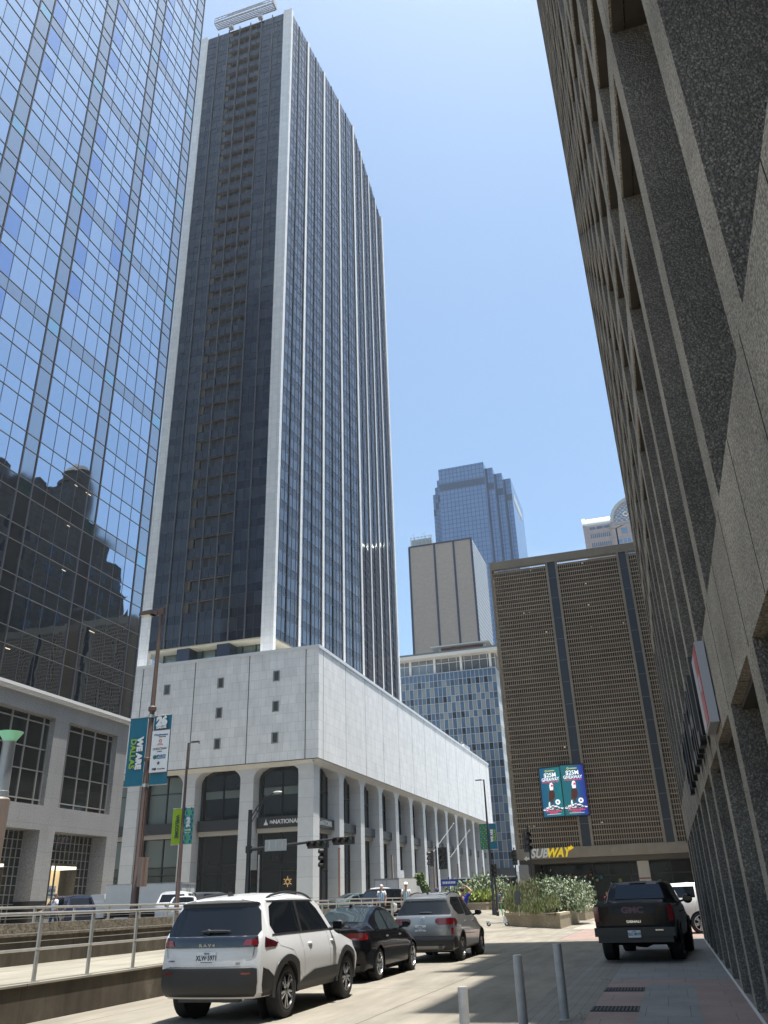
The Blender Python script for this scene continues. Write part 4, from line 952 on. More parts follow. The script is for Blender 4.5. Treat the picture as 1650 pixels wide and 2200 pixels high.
# bollards, grates
BOL = mat('grey_bollard_paint', (.33, .328, .32), .45, var=.2, vscale=6)
def lab_b(i): return ['grey round bollard, right of the three and farthest from the camera', 'grey round bollard in the middle of the three', 'shortest looking grey bollard, left of the three at the bottom edge'][i]
b0 = thing('bollard', lab_b(0), 'bollard', (-1.69, 13.4, 0), 0, 'three grey bollards at the pavement edge')
b = MB(); b.lathe([(.062, 0), (.062, .93), (.058, .945), (0, .95)], n=24); b.build('post', BOL, b0, smooth=40)
b = MB(); b.lathe([(.062, .0), (.085, .0), (.085, .012), (.062, .02)], n=20); b.build('base_ring', BOL, b0)
dup(b0, (-2.05, 12.05, -.06), lab_b(1)); dup(b0, (-2.66, 11.4, -.36), lab_b(2))
GRT = mat('grate_iron', (.045, .045, .045), .6)
for i, (y, lb_) in enumerate(((17.43, 'iron drain grate in the red paving, the farther of the two'), (14.6, 'iron drain grate in the red paving, the nearer of the two'))):
    t_ = thing('drain_grate', lb_, 'drain grate', (-1.07, y, .006), 0, 'two drain grates')
    b = MB()
    for k in range(13): b.box(-.33+.055*k-.015, -.33+.055*k+.015, -.26, .26, 0, .012)
    for yy in (-.27, -.09, .09, .27): b.box(-.35, .35, yy-.012, yy+.012, 0, .014)
    b.build('bars', GRT, t_); b = MB(); b.box(-.34, .34, -.27, .27, -.001, .002); b.build('pit', mat('pit_black', (.006, .006, .006), .9), t_)
# small weeds and leaf litter on the pavement joints
GREEN = [mat('leaf_%d' % i, c_, .6, var=.3, vscale=3) for i, c_ in enumerate([(.10, .15, .04), (.14, .19, .06), (.07, .11, .035)])]
rr = random.Random(12)
def weed(x, y, lb_):
    b = MB()
    for k in range(26):
        a_ = rr.uniform(0, 6.28); r_ = rr.uniform(.01, .13); l_ = .03
        cx, cy, cz = r_*math.cos(a_), r_*math.sin(a_), rr.uniform(.01, .07); d_ = rr.uniform(0, 6.28)
        b.add([(cx, cy, cz), (cx+l_*math.cos(d_), cy+l_*math.sin(d_), cz+.01), (cx+l_*1.6*math.cos(d_+.5), cy+l_*1.6*math.sin(d_+.5), cz+.02)], [(0, 1, 2)], k % 2)
    o = b.build('weed', GREEN[:2]); o.location = (x, y, 0); tag(o, lb_, 'weed', 'weeds in the paving joints')
weed(-1.52, 19.0, 'small green weed in the striped paving, farther from the bollards'); weed(-1.45, 13.5, 'small green weed right beside the far bollard')
# concrete planters with shrubs
PLC = NT('planter_aggregate'); p = PLC.pos(); n1 = PLC.n('TexNoise', {'Vector': PLC.n('Mapping', {0: p, 'Scale': (1, 1, 3)}).outputs[0], 'Scale': 6, 'Detail': 6, 'Roughness': .8}).outputs['Fac']
PLC.set('Base Color', ramp(PLC, n1, [(.35, (.20, .155, .10)), (.5, (.33, .27, .185)), (.68, (.46, .40, .30))])); PLC.set('Roughness', .9); PLC.set('Normal', PLC.n('Bump', {'Height': n1, 'Strength': .8, 'Distance': .03}).outputs[0]); PLC = PLC.a
PCAP = mat('planter_cap', (.43, .365, .26), .85, var=.15, vscale=2)
SOIL = mat('soil', (.07, .05, .035), .95)
def planter(label, c4, z0, zt):
    o = Vector((c4[0][0], c4[0][1], z0)); t_ = thing('planter', label, 'planter', o, 0, 'pebbled concrete planters')
    q_ = [(x-o.x, y-o.y) for x, y in c4]; cx = sum(a[0] for a in q_)/4; cy = sum(a[1] for a in q_)/4
    h_ = zt-z0
    b = MB(); b.prism(q_, -.4, h_-.13); b.build('side_wall', PLC, t_)
    def inset(d): return [(x+(d if x < cx else -d), y+(d if y < cy else -d)) for x, y in q_]
    b = MB(); oq, iq = inset(-.03), inset(.28)
    for i in range(4):
        j = (i+1) % 4
        for z_a, z_b in ((h_-.13, h_),):
            b.add([(*oq[i], z_a), (*oq[j], z_a), (*oq[j], z_b), (*oq[i], z_b), (*iq[i], z_a), (*iq[j], z_a), (*iq[j], z_b), (*iq[i], z_b)], [(0, 1, 2, 3), (3, 2, 6, 7), (4, 7, 6, 5)])
    b.build('cap', PCAP, t_)
    b = MB(); b.prism(inset(.28), h_-.12, h_-.05); b.build('soil', SOIL, t_)
    return t_
planter('large pebbled concrete planter in the middle, holding grasses and a silvery shrub', [(-5.9, 49.2), (-5.95, 60), (-11.2, 62), (-9.9, 55.7)], 0, .76)
planter('pebbled concrete planter on the left behind the silver car', [(-16.05, 80), (-15.5, 100), (-25, 100), (-22, 80)], .1, 1.3)
planter('small pebbled concrete planter on the right behind the middle one', [(-5.95, 64.5), (-5.9, 75), (-9, 75), (-8.5, 64)], 0, .8)
def shrub(name, label, x, y, z, w_, d_, h_, n_, cols, leaf, upright=.4, seed=1, stems=14, cat='shrub', spikes=False):
    rr = random.Random(seed); t_ = thing(name, label, cat, (x, y, z), 0, 'shrubs in the planters')
    b = MB()
    lumps = [(rr.uniform(-w_*.38, w_*.38), rr.uniform(-d_*.38, d_*.38), rr.uniform(.25, .72)*h_, rr.uniform(.16, .3)) for _ in range(11)]
    for k in range(n_):
        lx, ly, lz, lr = rr.choice(lumps)
        dx, dy, dz = rr.gauss(0, lr*w_*.62), rr.gauss(0, lr*d_*.62), rr.gauss(0, lr*h_*.75)
        px, py, pz = lx+dx, ly+dy, lz+dz
        if pz < .02: pz = rr.uniform(.02, .3*h_)
        if abs(px) > w_*.62: px *= .7
        a_ = rr.uniform(0, 6.28); l_ = leaf*rr.uniform(.6, 1.5); wd = l_*(.14 if spikes else .34)
        up = Vector((math.cos(a_)*(1-upright), math.sin(a_)*(1-upright), upright+rr.uniform(-.3, .5))).normalized()
        sd_ = up.orthogonal().normalized(); sd_.rotate(Matrix.Rotation(rr.uniform(0, 3.1), 3, up))
        c_ = Vector((px, py, pz)); tip = c_+up*l_
        b.add([c_-sd_*wd*.3, c_+up*l_*.5-sd_*wd, tip, c_+up*l_*.5+sd_*wd, c_+sd_*wd*.3], [(0, 1, 2, 3, 4)], rr.randrange(len(cols)))
    b.build('foliage', cols, t_)
    b = MB()
    for lx, ly, lz, lr in lumps: b.tube((lx*.3, ly*.3, -.1), (lx, ly, lz), .03, .012, n=5)
    for k in range(stems):
        a_ = rr.uniform(0, 6.28); r_ = rr.uniform(.1, .48); x1, y1 = r_*w_*math.cos(a_), r_*d_*math.sin(a_); b.tube((x1*.5, y1*.5, 0), (x1, y1, h_*rr.uniform(.7, 1.08)), .012, .005, n=4)
    b.build('stem', mat('shrub_stem', (.16, .13, .09), .8), t_)
    return t_
SAGE = [mat('sage_%d' % i, c_, .7) for i, c_ in enumerate([(.21, .25, .15), (.16, .20, .11), (.30, .33, .24), (.11, .15, .07)])]
GRN = [mat('grass_green_%d' % i, c_, .7) for i, c_ in enumerate([(.16, .21, .07), (.23, .26, .10), (.10, .14, .05), (.30, .27, .15)])]
RUST = [mat('rust_grass_%d' % i, c_, .7) for i, c_ in enumerate([(.24, .18, .09), (.20, .23, .09), (.26, .23, .12), (.14, .19, .06)])]
LIME = [mat('lime_leaf_%d' % i, c_, .7) for i, c_ in enumerate([(.27, .33, .07), (.20, .27, .06), (.34, .38, .12)])]
shrub('silver_shrub', 'round silvery shrub at the right end of the middle planter', -6.7, 57.2, .62, 3.5, 4.4, 1.8, 17000, SAGE, .13, .5, 3)
shrub('green_grass_clump', 'green feathery grass clump at the left end of the middle planter', -8.9, 55.6, .62, 1.6, 3.0, 1.35, 5200, GRN, .2, .85, 5, 40, spikes=True, cat='grass clump')
shrub('rust_grass_clump', 'rust tinted tall grass in the centre of the middle planter', -8.2, 54.8, .62, 1.4, 2.4, 1.7, 4600, RUST, .2, .85, 6, 40, spikes=True, cat='grass clump')
shrub('green_grass_clump', 'low green grass clump at the near corner of the middle planter', -7.2, 52.2, .62, 1.9, 2.4, 1.0, 4200, GRN, .17, .85, 7, 30, spikes=True, cat='grass clump')
shrub('silver_shrub', 'tall silvery shrub on the right side of the left planter', -16.6, 87, 1.1, 3.0, 6, 2.3, 11000, SAGE, .2, .5, 8)
shrub('silver_shrub', 'silvery shrub on the left side of the left planter behind the person in blue', -19.2, 86, 1.1, 2.6, 5, 2.0, 8000, SAGE, .2, .5, 9)
shrub('lime_shrub', 'yellow green shrub in front of the silvery ones in the left planter', -17.2, 83, 1.1, 2.6, 3, 1.0, 4200, LIME, .3, .6, 10)
shrub('lime_shrub', 'bright yellow green shrub top between the silvery shrubs of the left planter', -18.4, 90, 1.1, 2.2, 4, 2.4, 2600, LIME, .32, .6, 12)
# small street tree by the arcade
def small_tree(label, x, y, z, h_, seed):
    rr = random.Random(seed); t_ = thing('street_tree', label, 'tree', (x, y, z), 0, 'small street trees by the arcade')
    b = MB(); b.tube((0, 0, 0), (.1, 0, h_*.5), .09, .05, n=7)
    for k in range(7): a_ = k*.9; b.tube((.05, 0, h_*(.3+.04*k)), (h_*.16*math.cos(a_), h_*.16*math.sin(a_), h_*(.55+.06*k)), .035, .01, n=5)
    b.build('trunk', mat('bark', (.12, .09, .07), .9), t_)
    b = MB()
    for k in range(2600):
        a_ = rr.uniform(0, 6.28); zz = h_*rr.uniform(.22, 1.0); r_ = h_*.2*math.sqrt(rr.random())*(1.15-abs(zz/h_-.55)*1.4)*(1+.3*math.sin(3*a_+zz))
        c_ = Vector((r_*math.cos(a_), r_*math.sin(a_), zz)); d1 = Vector((rr.uniform(-1, 1), rr.uniform(-1, 1), rr.uniform(-1, 1))).normalized()*.13; d2 = d1.orthogonal()*.7
        b.add([c_-d1, c_+d2, c_+d1, c_-d2], [(0, 1, 2, 3)], rr.randrange(3))
    b.build('crown', GREEN, t_)
small_tree('small dark green street tree in front of the arcade columns', -23.2, 84, .4, 3.6, 31)
# ------------------------------------------------------------------ lamp posts with banners
BRN = mat('brown_pole_paint', (.10, .064, .05), .45, var=.2, vscale=3); DKP = mat('black_pole_paint', (.016, .016, .017), .45)
def banner(parent, x0, x1, z0, z1, face, marks, name='banner', lean=0):
    N_ = 10; B = MB()
    for i in range(N_):
        for s_ in (0,):
            xa, xb = x0+(x1-x0)*i/N_, x0+(x1-x0)*(i+1)/N_
            ya, yb = .035*math.sin(3.4*i/N_), .035*math.sin(3.4*(i+1)/N_)
            B.add([(xa, ya-.006, z0), (xb, yb-.006, z0), (xb, yb-.006, z1), (xa, ya-.006, z1), (xa, ya+.006, z0), (xb, yb+.006, z0), (xb, yb+.006, z1), (xa, ya+.006, z1)], [(0, 1, 2, 3), (5, 4, 7, 6), (3, 2, 6, 7), (1, 0, 4, 5)])
    o = B.build(name, face, parent); marks(o); return o
TEAL = mat('banner_teal', (.012, .145, .22), .7, var=.08, vscale=2); BWH = mat('banner_white', (.78, .78, .77), .7); BGR = mat('banner_lime', (.34, .50, .02), .7); BMINT = mat('banner_mint', (.12, .42, .24), .7); INK = mat('banner_ink', (.03, .05, .08), .7); BRED = mat('banner_red', (.5, .1, .07), .7); BBL = mat('banner_blue', (.01, .13, .32), .7)
FY_ = -.05
def lamp_pole(label, loc, h_, r0, r1, col, rz=0):
    t_ = thing('lamp_post', label, 'lamp post', loc, rz, 'street lamp posts with banners')
    b = MB(); b.lathe([(r0*1.5, 0), (r0*1.5, .5), (r0, .6), (r1, h_), (0, h_+.02)], n=18); b.build('pole', col, t_, smooth=40)
    return t_
# post A: large brown
pa = lamp_pole('tall brown lamp post in front, with a large teal banner on each side', (-15.1, 23, .7), 10.2, .12, .055, BRN)
b = MB(); b.box(-.80, -.1, -.13, .13, 10.0, 10.09); b.box(-.17, .1, -.07, .07, 9.95, 10.17); b.tube((.03, 0, 10.1), (.25, 0, 10.4), .015); b.tube((.06, 0, 10.12), (.18, .1, 10.34), .015)
b.extr([(-.80, 10.0), (-.25, 10.0), (-.25, 10.14), (-.62, 10.13)], 'y', -.15, .15); lh = b.build('lamp_head', BRN, pa)
b = MB(); b.box(-.74, -.40, -.11, .11, 9.975, 9.999); b.build('lens', mat('lens_cream', (.8, .76, .62), .3), lh)
for z in (6.51, 4.37): b = MB(); b.tube((-.78, 0, z), (.77, 0, z), .014, n=6); b.lathe([(.11, z-.05), (.11, z+.05)], n=12); b.build('bracket', STEEL, pa)
for pr in ([(.09, 6.66), (.13, 6.69), (.13, 6.8), (.09, 6.84)], [(.10, 5.1), (.13, 5.12), (.13, 5.2), (.10, 5.22)]): b = MB(); b.lathe(pr, n=14); b.build('collar', BRN, pa)
b = MB(); b.box(.13, .25, -.18, .18, 1.5, 2.3); b.build('control_box', mat('box_brown', (.2, .15, .13), .5), pa)
def ma(o):
    text(o, 'lettering', 'WE ARE', .46, BWH, (-.52, FY_, 4.85), (R(90), R(90), 0), .004, .035, sx=1)
    text(o, 'lettering', 'DALLAS', .45, BGR, (-.92, FY_, 4.85), (R(90), R(90), 0), .004, .01, sx=1)
def fit(o, sx_, sz_, dz): o.scale = (sx_, 1, sz_); o.location = (0, 0, dz)
fit(banner(pa, -1.28, -.2, 3.17, 6.76, TEAL, ma), .6, .59, 2.51)
def mb_(o):
    W_ = .215
    B = MB(); B.box(.2, 1.27, -.052, -.046, 3.78, 5.95); B.build('sponsor_field', BWH, o)
    B = MB(); B.box(.2, 1.27, -.05, -.045, 5.95, 5.975); B.box(.2, 1.27, -.05, -.045, 3.755, 3.78); B.build('red_line', BRED, o)
    text(o, 'emblem_figures', '26', .62, BWH, (.73, -.06, 6.43), FRONT, .004, .05); text(o, 'lettering', 'DALLAS', .17, BWH, (.73, -.06, 6.12), FRONT, .004, .012)
    text(o, 'sponsor_name', 'UTSouthwestern', .125, BBL, (.74, -.06, 5.72), FRONT, .003, .004); text(o, 'sponsor_name', 'Medical Center', .07, INK, (.85, -.06, 5.61), FRONT, .003, .002)
    text(o, 'sponsor_name', 'CHOCTAW', .16, INK, (.74, -.06, 4.98), FRONT, .003, .002); text(o, 'sponsor_name', 'CASINOS', .07, INK, (.74, -.06, 4.84), FRONT, .003, .002)
    text(o, 'sponsor_name', 'SPORTS', .16, BBL, (.86, -.06, 4.60), FRONT, .003, .006); text(o, 'sponsor_name', 'FOUNDATION', .08, BBL, (.86, -.06, 4.49), FRONT, .003, .003)
    B = MB(); B.lathe([(0, 0), (.11, 0), (.11, .006)], (.48, -.062, 4.56), 'y', 14); B.build('sponsor_emblem', mat('banner_green_dark', (.03, .15, .12), .7), o)
    B = MB(); B.lathe([(.05, 0), (.09, 0), (.09, .006)], (.74, -.062, 5.40), 'y', 12); B.box(.6, .88, -.06, -.055, 5.25, 5.27); B.box(.55, .93, -.06, -.055, 5.18, 5.21); B.build('sponsor_emblem', BRED, o)
    B = MB(); B.extr([(.73+(.12 if i % 2 == 0 else .045)*math.sin(math.pi*i/5), 4.24+(.12 if i % 2 == 0 else .045)*math.cos(math.pi*i/5)) for i in range(10)], 'y', -.062, -.056); B.build('star_emblem', INK, o)
    text(o, 'sponsor_name', 'DEJE', .13, INK, (.5, -.06, 3.94), FRONT, .003, .008); text(o, 'sponsor_name', 'Front Row', .1, INK, (.93, -.06, 3.94), FRONT, .003, .002)
fit(banner(pa, .2, 1.28, 3.17, 6.76, TEAL, mb_), .59, .59, 2.51)
# post B: thinner brown one farther away
pb = lamp_pole('thinner brown lamp post with a lime and a mint banner, behind the front one', (-20.22, 34, .7), 7.8, .105, .045, BRN)
b = MB(); b.tube((0, 0, 7.75), (.2, 0, 7.82), .02); b.box(.18, .55, -.07, .07, 7.79, 7.85); b.tube((.5, 0, 7.82), (.58, 0, 7.72), .015); b.build('lamp_head', BRN, pb)
for z in (4.94, 3.43): b = MB(); b.tube((-.54, 0, z), (.54, 0, z), .012, n=6); b.build('bracket', STEEL, pb)
fit(banner(pb, -.85, -.12, 2.27, 4.98, BGR, lambda o: text(o, 'lettering', 'WELCOME', .36, INK, (-.42, FY_, 3.6), (R(90), R(90), 0), .004, .012)), .62, .553, 2.185)
def mc(o):
    for i in range(9):
        for s_ in (0, 1):
            B = MB(); x = .16+(.1 if i % 2 else 0)+s_*.48; B.box(x, x+.11, -.052, -.046, 2.3+.31*i, 2.3+.31*i+.24)
            if not (2 < i < 6 and False): B.build('check_mark', BBL, o)
    text(o, 'emblem_figures', '2', .52, BWH, (.5, -.06, 4.02), FRONT, .004, .05); text(o, 'emblem_figures', '6', .52, BWH, (.5, -.06, 3.62), FRONT, .004, .05)
    text(o, 'lettering', 'DALLAS', .13, BWH, (.5, -.06, 3.3), FRONT, .004, .006); text(o, 'lettering', 'JUNE - JULY', .09, BWH, (.5, -.06, 3.1), FRONT, .004, .003)
fit(banner(pb, .12, .85, 2.27, 4.98, BMINT, mc), .62, .553, 2.185)
# post C: black one on the far right of the arcade
pc = lamp_pole('black lamp post with checkered and teal banners near the arcade end', (-13.4, 70, .35), 10.2, .12, .06, DKP)
b = MB(); b.tube((0, 0, 10.15), (-.25, 0, 10.2), .03); b.box(-.7, -.2, -.1, .1, 10.15, 10.23); b.build('lamp_head', DKP, pc)
for z in (6.77, 4.8): b = MB(); b.tube((-.72, 0, z), (.69, 0, z), .015, n=6); b.build('bracket', STEEL, pc)
def md(o):
    B1, B2 = MB(), MB()
    for i in range(4):
        for j in range(13):
            x = -1.05+.23*i; z = 3.95+.235*j; q_ = .11*(.55+.45*abs(math.sin(i*1.1+j*.5)))
            (B1 if (i+j) % 2 else B2).extr([(x+.115-q_, z+.117), (x+.115, z+.117-q_), (x+.115+q_, z+.117), (x+.115, z+.117+q_)], 'y', -.056, -.046)
    B1.build('check_mark', BGR, o); B2.build('check_mark', mat('banner_aqua', (.03, .3, .34), .7), o)
fit(banner(pc, -1.12, -.15, 3.87, 7.18, mat('banner_deep_green', (.02, .16, .13), .7), md), .62, .583, 2.56)
def me_(o):
    text(o, 'lettering', 'WE ARE', .44, BWH, (.5, FY_, 5.6), (R(90), R(-90), 0), .004, .03); text(o, 'lettering', 'DALLAS', .44, BGR, (.88, FY_, 5.6), (R(90), R(-90), 0), .004, .01)
fit(banner(pc, .15, 1.1, 3.87, 7.18, TEAL, me_), .62, .583, 2.56)
# drum lamp with mint glass on the left
dl = thing('drum_lamp', 'grey drum lamp with mint green glass dish on a brown column', 'lamp post', (-16.1, 18, .7))
b = MB(); b.lathe([(.25, 0), (.25, 3.55), (.2, 3.6)], n=24); b.build('column', mat('brown_shaft', (.20, .155, .13), .5, var=.2, vscale=2), dl, smooth=40)
b = MB(); b.lathe([(.19, 3.6), (.19, 3.75), (.175, 3.76), (.16, 4.95), (.175, 5.0)], n=24); b.build('drum', mat('drum_grey', (.3, .32, .34), .35, metal=.4), dl, smooth=40)
b = MB(); b.lathe([(.15, 5.0), (.19, 5.07), (.31, 5.24), (.32, 5.26), (0, 5.27)], n=28); b.build('glass_dish', mat('mint_glass', (.3, .72, .48), .35, emit=(.3, .8, .5), estr=.03), dl, smooth=40)
b = MB(); b.tube((-.2, 0, 4.2), (-.75, 0, 4.2), .06); b.box(-1.1, -.7, -.12, .12, 4.1, 4.6); b.build('camera_arm', mat('drum_grey', (.3, .32, .34), .35, metal=.4), dl)
# ------------------------------------------------------------------ traffic signals
SIGB = mat('signal_black', (.018, .018, .018), .45); LEN = [mat('lens_red', (.05, .012, .01), .3), mat('lens_amber', (.06, .035, .01), .3), mat('lens_green', (.01, .045, .03), .3)]
def signal_head(parent, x, y, z, rz=0, horiz=False, s=1.0, plate=False):
    hd = bpy.data.objects.new('signal_head', None); link(hd, parent); hd.location = (x, y, z); hd.rotation_euler = (0, 0, rz)
    B = MB(); 
    def P(i): return ((i-1)*.34*s, 0) if horiz else (0, (1-i)*.34*s)
    w_, h_ = (.53*s, .17*s) if horiz else (.17*s, .53*s)
    B.box(-w_, w_, 0, .2*s, -h_, h_)
    if plate: B.box(-w_-.12*s, w_+.12*s, .02, .04, -h_-.12*s, h_+.12*s)
    for i in range(3):
        px, pz = P(i); n_ = 10
        for k in range(n_):
            a0, a1 = math.pi*(-.15+1.3*k/n_), math.pi*(-.15+1.3*(k+1)/n_); r_ = .15*s
            B.quad((px+r_*math.cos(a0), 0, pz+r_*math.sin(a0)), (px+r_*math.cos(a1), 0, pz+r_*math.sin(a1)), (px+r_*math.cos(a1), -.24*s, pz+r_*math.sin(a1)), (px+r_*math.cos(a0), -.24*s, pz+r_*math.sin(a0)))
    hb = B.build('housing', SIGB, None); hb.parent = hd
    for i in range(3):
        px, pz = P(i); L_ = MB(); L_.lathe([(0, -.012), (.12*s, -.008), (.12*s, 0)], (px, 0, pz), 'y', 14); L_.build('signal_lens', LEN[i], hd)
    return hd
# mast arm pole in front of the arcade
mp = thing('mast_arm_signal', 'black mast arm signal pole with a lamp bracket in front of the podium corner', 'traffic signal', (-19.9, 40, .7))
b = MB(); b.lathe([(.17, 0), (.17, .6), (.13, .7), (.10, 5.35), (0, 5.36)], n=14); b.build('pole', DKP, mp, smooth=40)
b = MB(); b.tube((0, 0, 3.45), (5.35, 0, 3.78), .085, .045, n=10); b.lathe([(.17, 3.3), (.17, 3.62)], n=12); b.build('mast_arm', DKP, mp)
b = MB(); b.path([(0, 0, 4.9), (.4, 0, 5.5), (.85, 0, 5.9), (1.3, 0, 6.1)], .03); b.path([(0, 0, 4.6), (.45, 0, 5.3), (.9, 0, 5.85)], .02); b.tube((.3, 0, 5.4), (.4, 0, 5.2), .02); b.build('lamp_bracket', DKP, mp)
b = MB(); b.ball((1.5, 0, 6.12), .26, .11, .06, 12); b.build('lamp_head', mat('lamp_grey', (.5, .5, .48), .4), mp, smooth=60)
for x, nm in ((1.35, 0),):
    b = MB(); b.box(x-.42, x+.75, -.12, -.08, 3.33, 3.86); b.build('sign_back', mat('bare_aluminium', (.42, .42, .41), .4, metal=.4), mp)
    for k in range(3): b = MB(); b.box(x-.2+.35*k, x-.14+.35*k, -.14, -.12, 3.4, 3.8); b.build('sign_clamp', STEEL, mp)
signal_head(mp, 3.75, -.1, 3.52, 0, True, 1.0); signal_head(mp, 5.1, -.1, 3.62, 0, True, 1.0)
signal_head(mp, .3, .05, 2.0, R(25), False, .95)
b = MB(); b.tube((.52, .1, 0), (.52, .1, 3.2), .05); b.build('side_pipe', STEEL, mp)
def signal_pole(label, x, y, z, h_, heads, ped=False, grp='signal posts at the junction'):
    t_ = thing('traffic_signal', label, 'traffic signal', (x, y, z), 0, grp)
    b = MB(); b.lathe([(.12, 0), (.12, .3), (.07, .35), (.065, h_), (0, h_)], n=10); b.build('pole', DKP, t_)
    for hx, hz, rz_, s_, pl in heads: signal_head(t_, hx, -.05, hz, rz_, False, s_, pl)
    if ped:
        for s_ in (-1, 1):
            b = MB(); b.box(s_*.35-.22, s_*.35+.22, -.15, .15, h_*.42-.23, h_*.42+.23); po = b.build('walk_signal', SIGB, t_)
            b = MB(); b.box(s_*.35-.17, s_*.35+.17, -.16, -.15, h_*.42-.18, h_*.42+.18); b.build('walk_lens', mat('lens_dark', (.03, .03, .03), .3), po)
    return t_
signal_pole('signal post with white push button box by the podium corner column', -14.2, 35.5, .6, 3.1, [(.12, 2.75, R(-50), .8, False)])
signal_pole('signal post with two heads in the middle of the junction, beyond the two people', -18.35, 72, .5, 5.2, [(-.5, 4.25, R(-60), 1.15, False), (.55, 4.25, 0, 1.3, True)], False)
signal_pole('signal post at the right of the junction beside the gridded block', -8.7, 60, .4, 5.6, [(-.1, 4.6, R(30), 1.25, False)])
signal_pole('far signal post behind the middle planter', -15.5, 95, .5, 6, [(0, 5.0, 0, 1.4, False)])
signal_pole('signal post left of the black lamp post over the arcade end', -13.0, 69.2, .35, 3.4, [(0, 3.2, R(-20), .9, False)])
bs = thing('street_name_sign', 'small blue street sign beside the middle signal post', 'sign', (-17.4, 72, 2.6))
b = MB(); b.box(-.7, .7, -.02, .02, 0, .52); b.tube((0, .05, -1.9), (0, .05, .7), .05); b.build('panel', mat('sign_deep_blue', (.015, .05, .28), .5), bs)
b = MB(); [b.box(-.52+.14*k, -.43+.14*k, -.035, -.02, .18, .36) for k in range(8)]; b.build('marking', BWH, bs)
def sign_post(label, x, y, z, h_, w_, ph, col, tilt=0):
    t_ = thing('road_sign', label, 'sign', (x, y, z), 0, 'road signs seen from behind')
    b = MB(); b.tube((0, .03, 0), (0, .03, h_), .03); b.build('post', STEEL, t_)
    b = MB(); b.extr([(-w_/2, h_-ph), (w_/2, h_-ph), (w_/2, h_-.1), (w_/2-.08, h_), (-w_/2+.08, h_), (-w_/2, h_-.1)], 'y', -.02, 0); b.build('panel', col, t_)
sign_post('dark grey road sign back standing in the middle planter', -8.6, 52.6, .6, 1.35, .40, .75, mat('sign_back_grey', (.09, .09, .09), .6))
sign_post('grey road sign back beyond the middle planter', -15.4, 100, .5, 4.4, 1.1, 1.7, mat('sign_back_mid', (.25, .25, .25), .6))
sign_post('small white notice on a post by the arcade, seen over the black car', -20.9, 70, .6, 3.3, .5, .9, BWH)
# electric scooter
sc_ = thing('kick_scooter', 'white and green kick scooter parked at the left end of the middle planter', 'scooter', (-9.75, 52.0, .12), R(8))
SW = mat('scooter_white', (.6, .62, .6), .4); SG = mat('scooter_green', (.05, .42, .16), .4)
b = MB(); b.box(-.55, .38, -.07, .07, .14, .20); b.build('deck', SW, sc_)
b = MB(); b.tube((.42, 0, .12), (.27, 0, .55), .045, n=8); b.extr([(.3, .18), (.5, .2), (.42, .48), (.28, .5)], 'y', -.05, .05); b.build('front_fork', SW, sc_)
b = MB(); b.tube((.27, 0, .55), (.2, 0, 1.18), .03, n=8); b.build('stem', SG, sc_)
b = MB(); b.tube((.2, -.24, 1.18), (.2, .24, 1.18), .02, n=8); b.ball((.2, -.2, 1.18), .03, n=8); b.ball((.2, .2, 1.18), .03, n=8); b.tube((.05, 0, 1.2), (.35, 0, 1.2), .022); b.build('handlebar', mat('scooter_dark', (.03, .1, .05), .5), sc_)
TYR = mat('tyre_rubber', (.012, .012, .013), .8)
for x in (-.58, .46):
    b = MB(); b.lathe([(.05, -.03), (.105, -.03), (.12, -.015), (.12, .015), (.105, .03), (.05, .03)], (x, 0, .12), 'y', 18); wo = b.build('wheel', TYR, sc_, smooth=40)
    b = MB(); b.lathe([(0, -.032), (.06, -.032), (.06, .032), (0, .032)], (x, 0, .12), 'y', 14); b.build('hub', SW, wo)
b = MB(); b.extr([(-.76, .2), (-.7, .28), (-.55, .29), (-.42, .22), (-.42, .2)], 'y', -.055, .055); b.build('rear_mudguard', SW, sc_)
# ------------------------------------------------------------------ vehicles
def lerp(tab, t):
    if t <= tab[0][0]: return tab[0][1]
    for (a, va), (b_, vb) in zip(tab, tab[1:]):
        if t <= b_: return va+(vb-va)*(t-a)/(b_-a)
    return tab[-1][1]
def slerp(tab, t):   # lightly rounded version of lerp
    e = .045; return (lerp(tab, t-e)+2*lerp(tab, t)+lerp(tab, t+e))/4
TRIM = mat('black_trim', (.018, .018, .019), .55); GLS = mat('tinted_glass', (.006, .008, .011), .03, spec=.4, ior=1.45); SEAM = mat('panel_gap', (.02, .02, .02), .7)
REDL = mat('tail_lamp_red', (.16, .004, .008), .15, coat=.7); REDD = mat('tail_lamp_dark', (.05, .004, .008), .15, coat=.8); CHR = mat('chrome', (.7, .7, .7), .12, metal=1); PLT = mat('plate_white', (.66, .68, .68), .5); PLI = mat('plate_ink', (.015, .02, .07), .6)
ALU = mat('rim_silver', (.5, .5, .51), .25, metal=.8); RIMB = mat('rim_black', (.02, .02, .022), .3, coat=.4); UND = mat('underbody', (.01, .01, .01), .9)
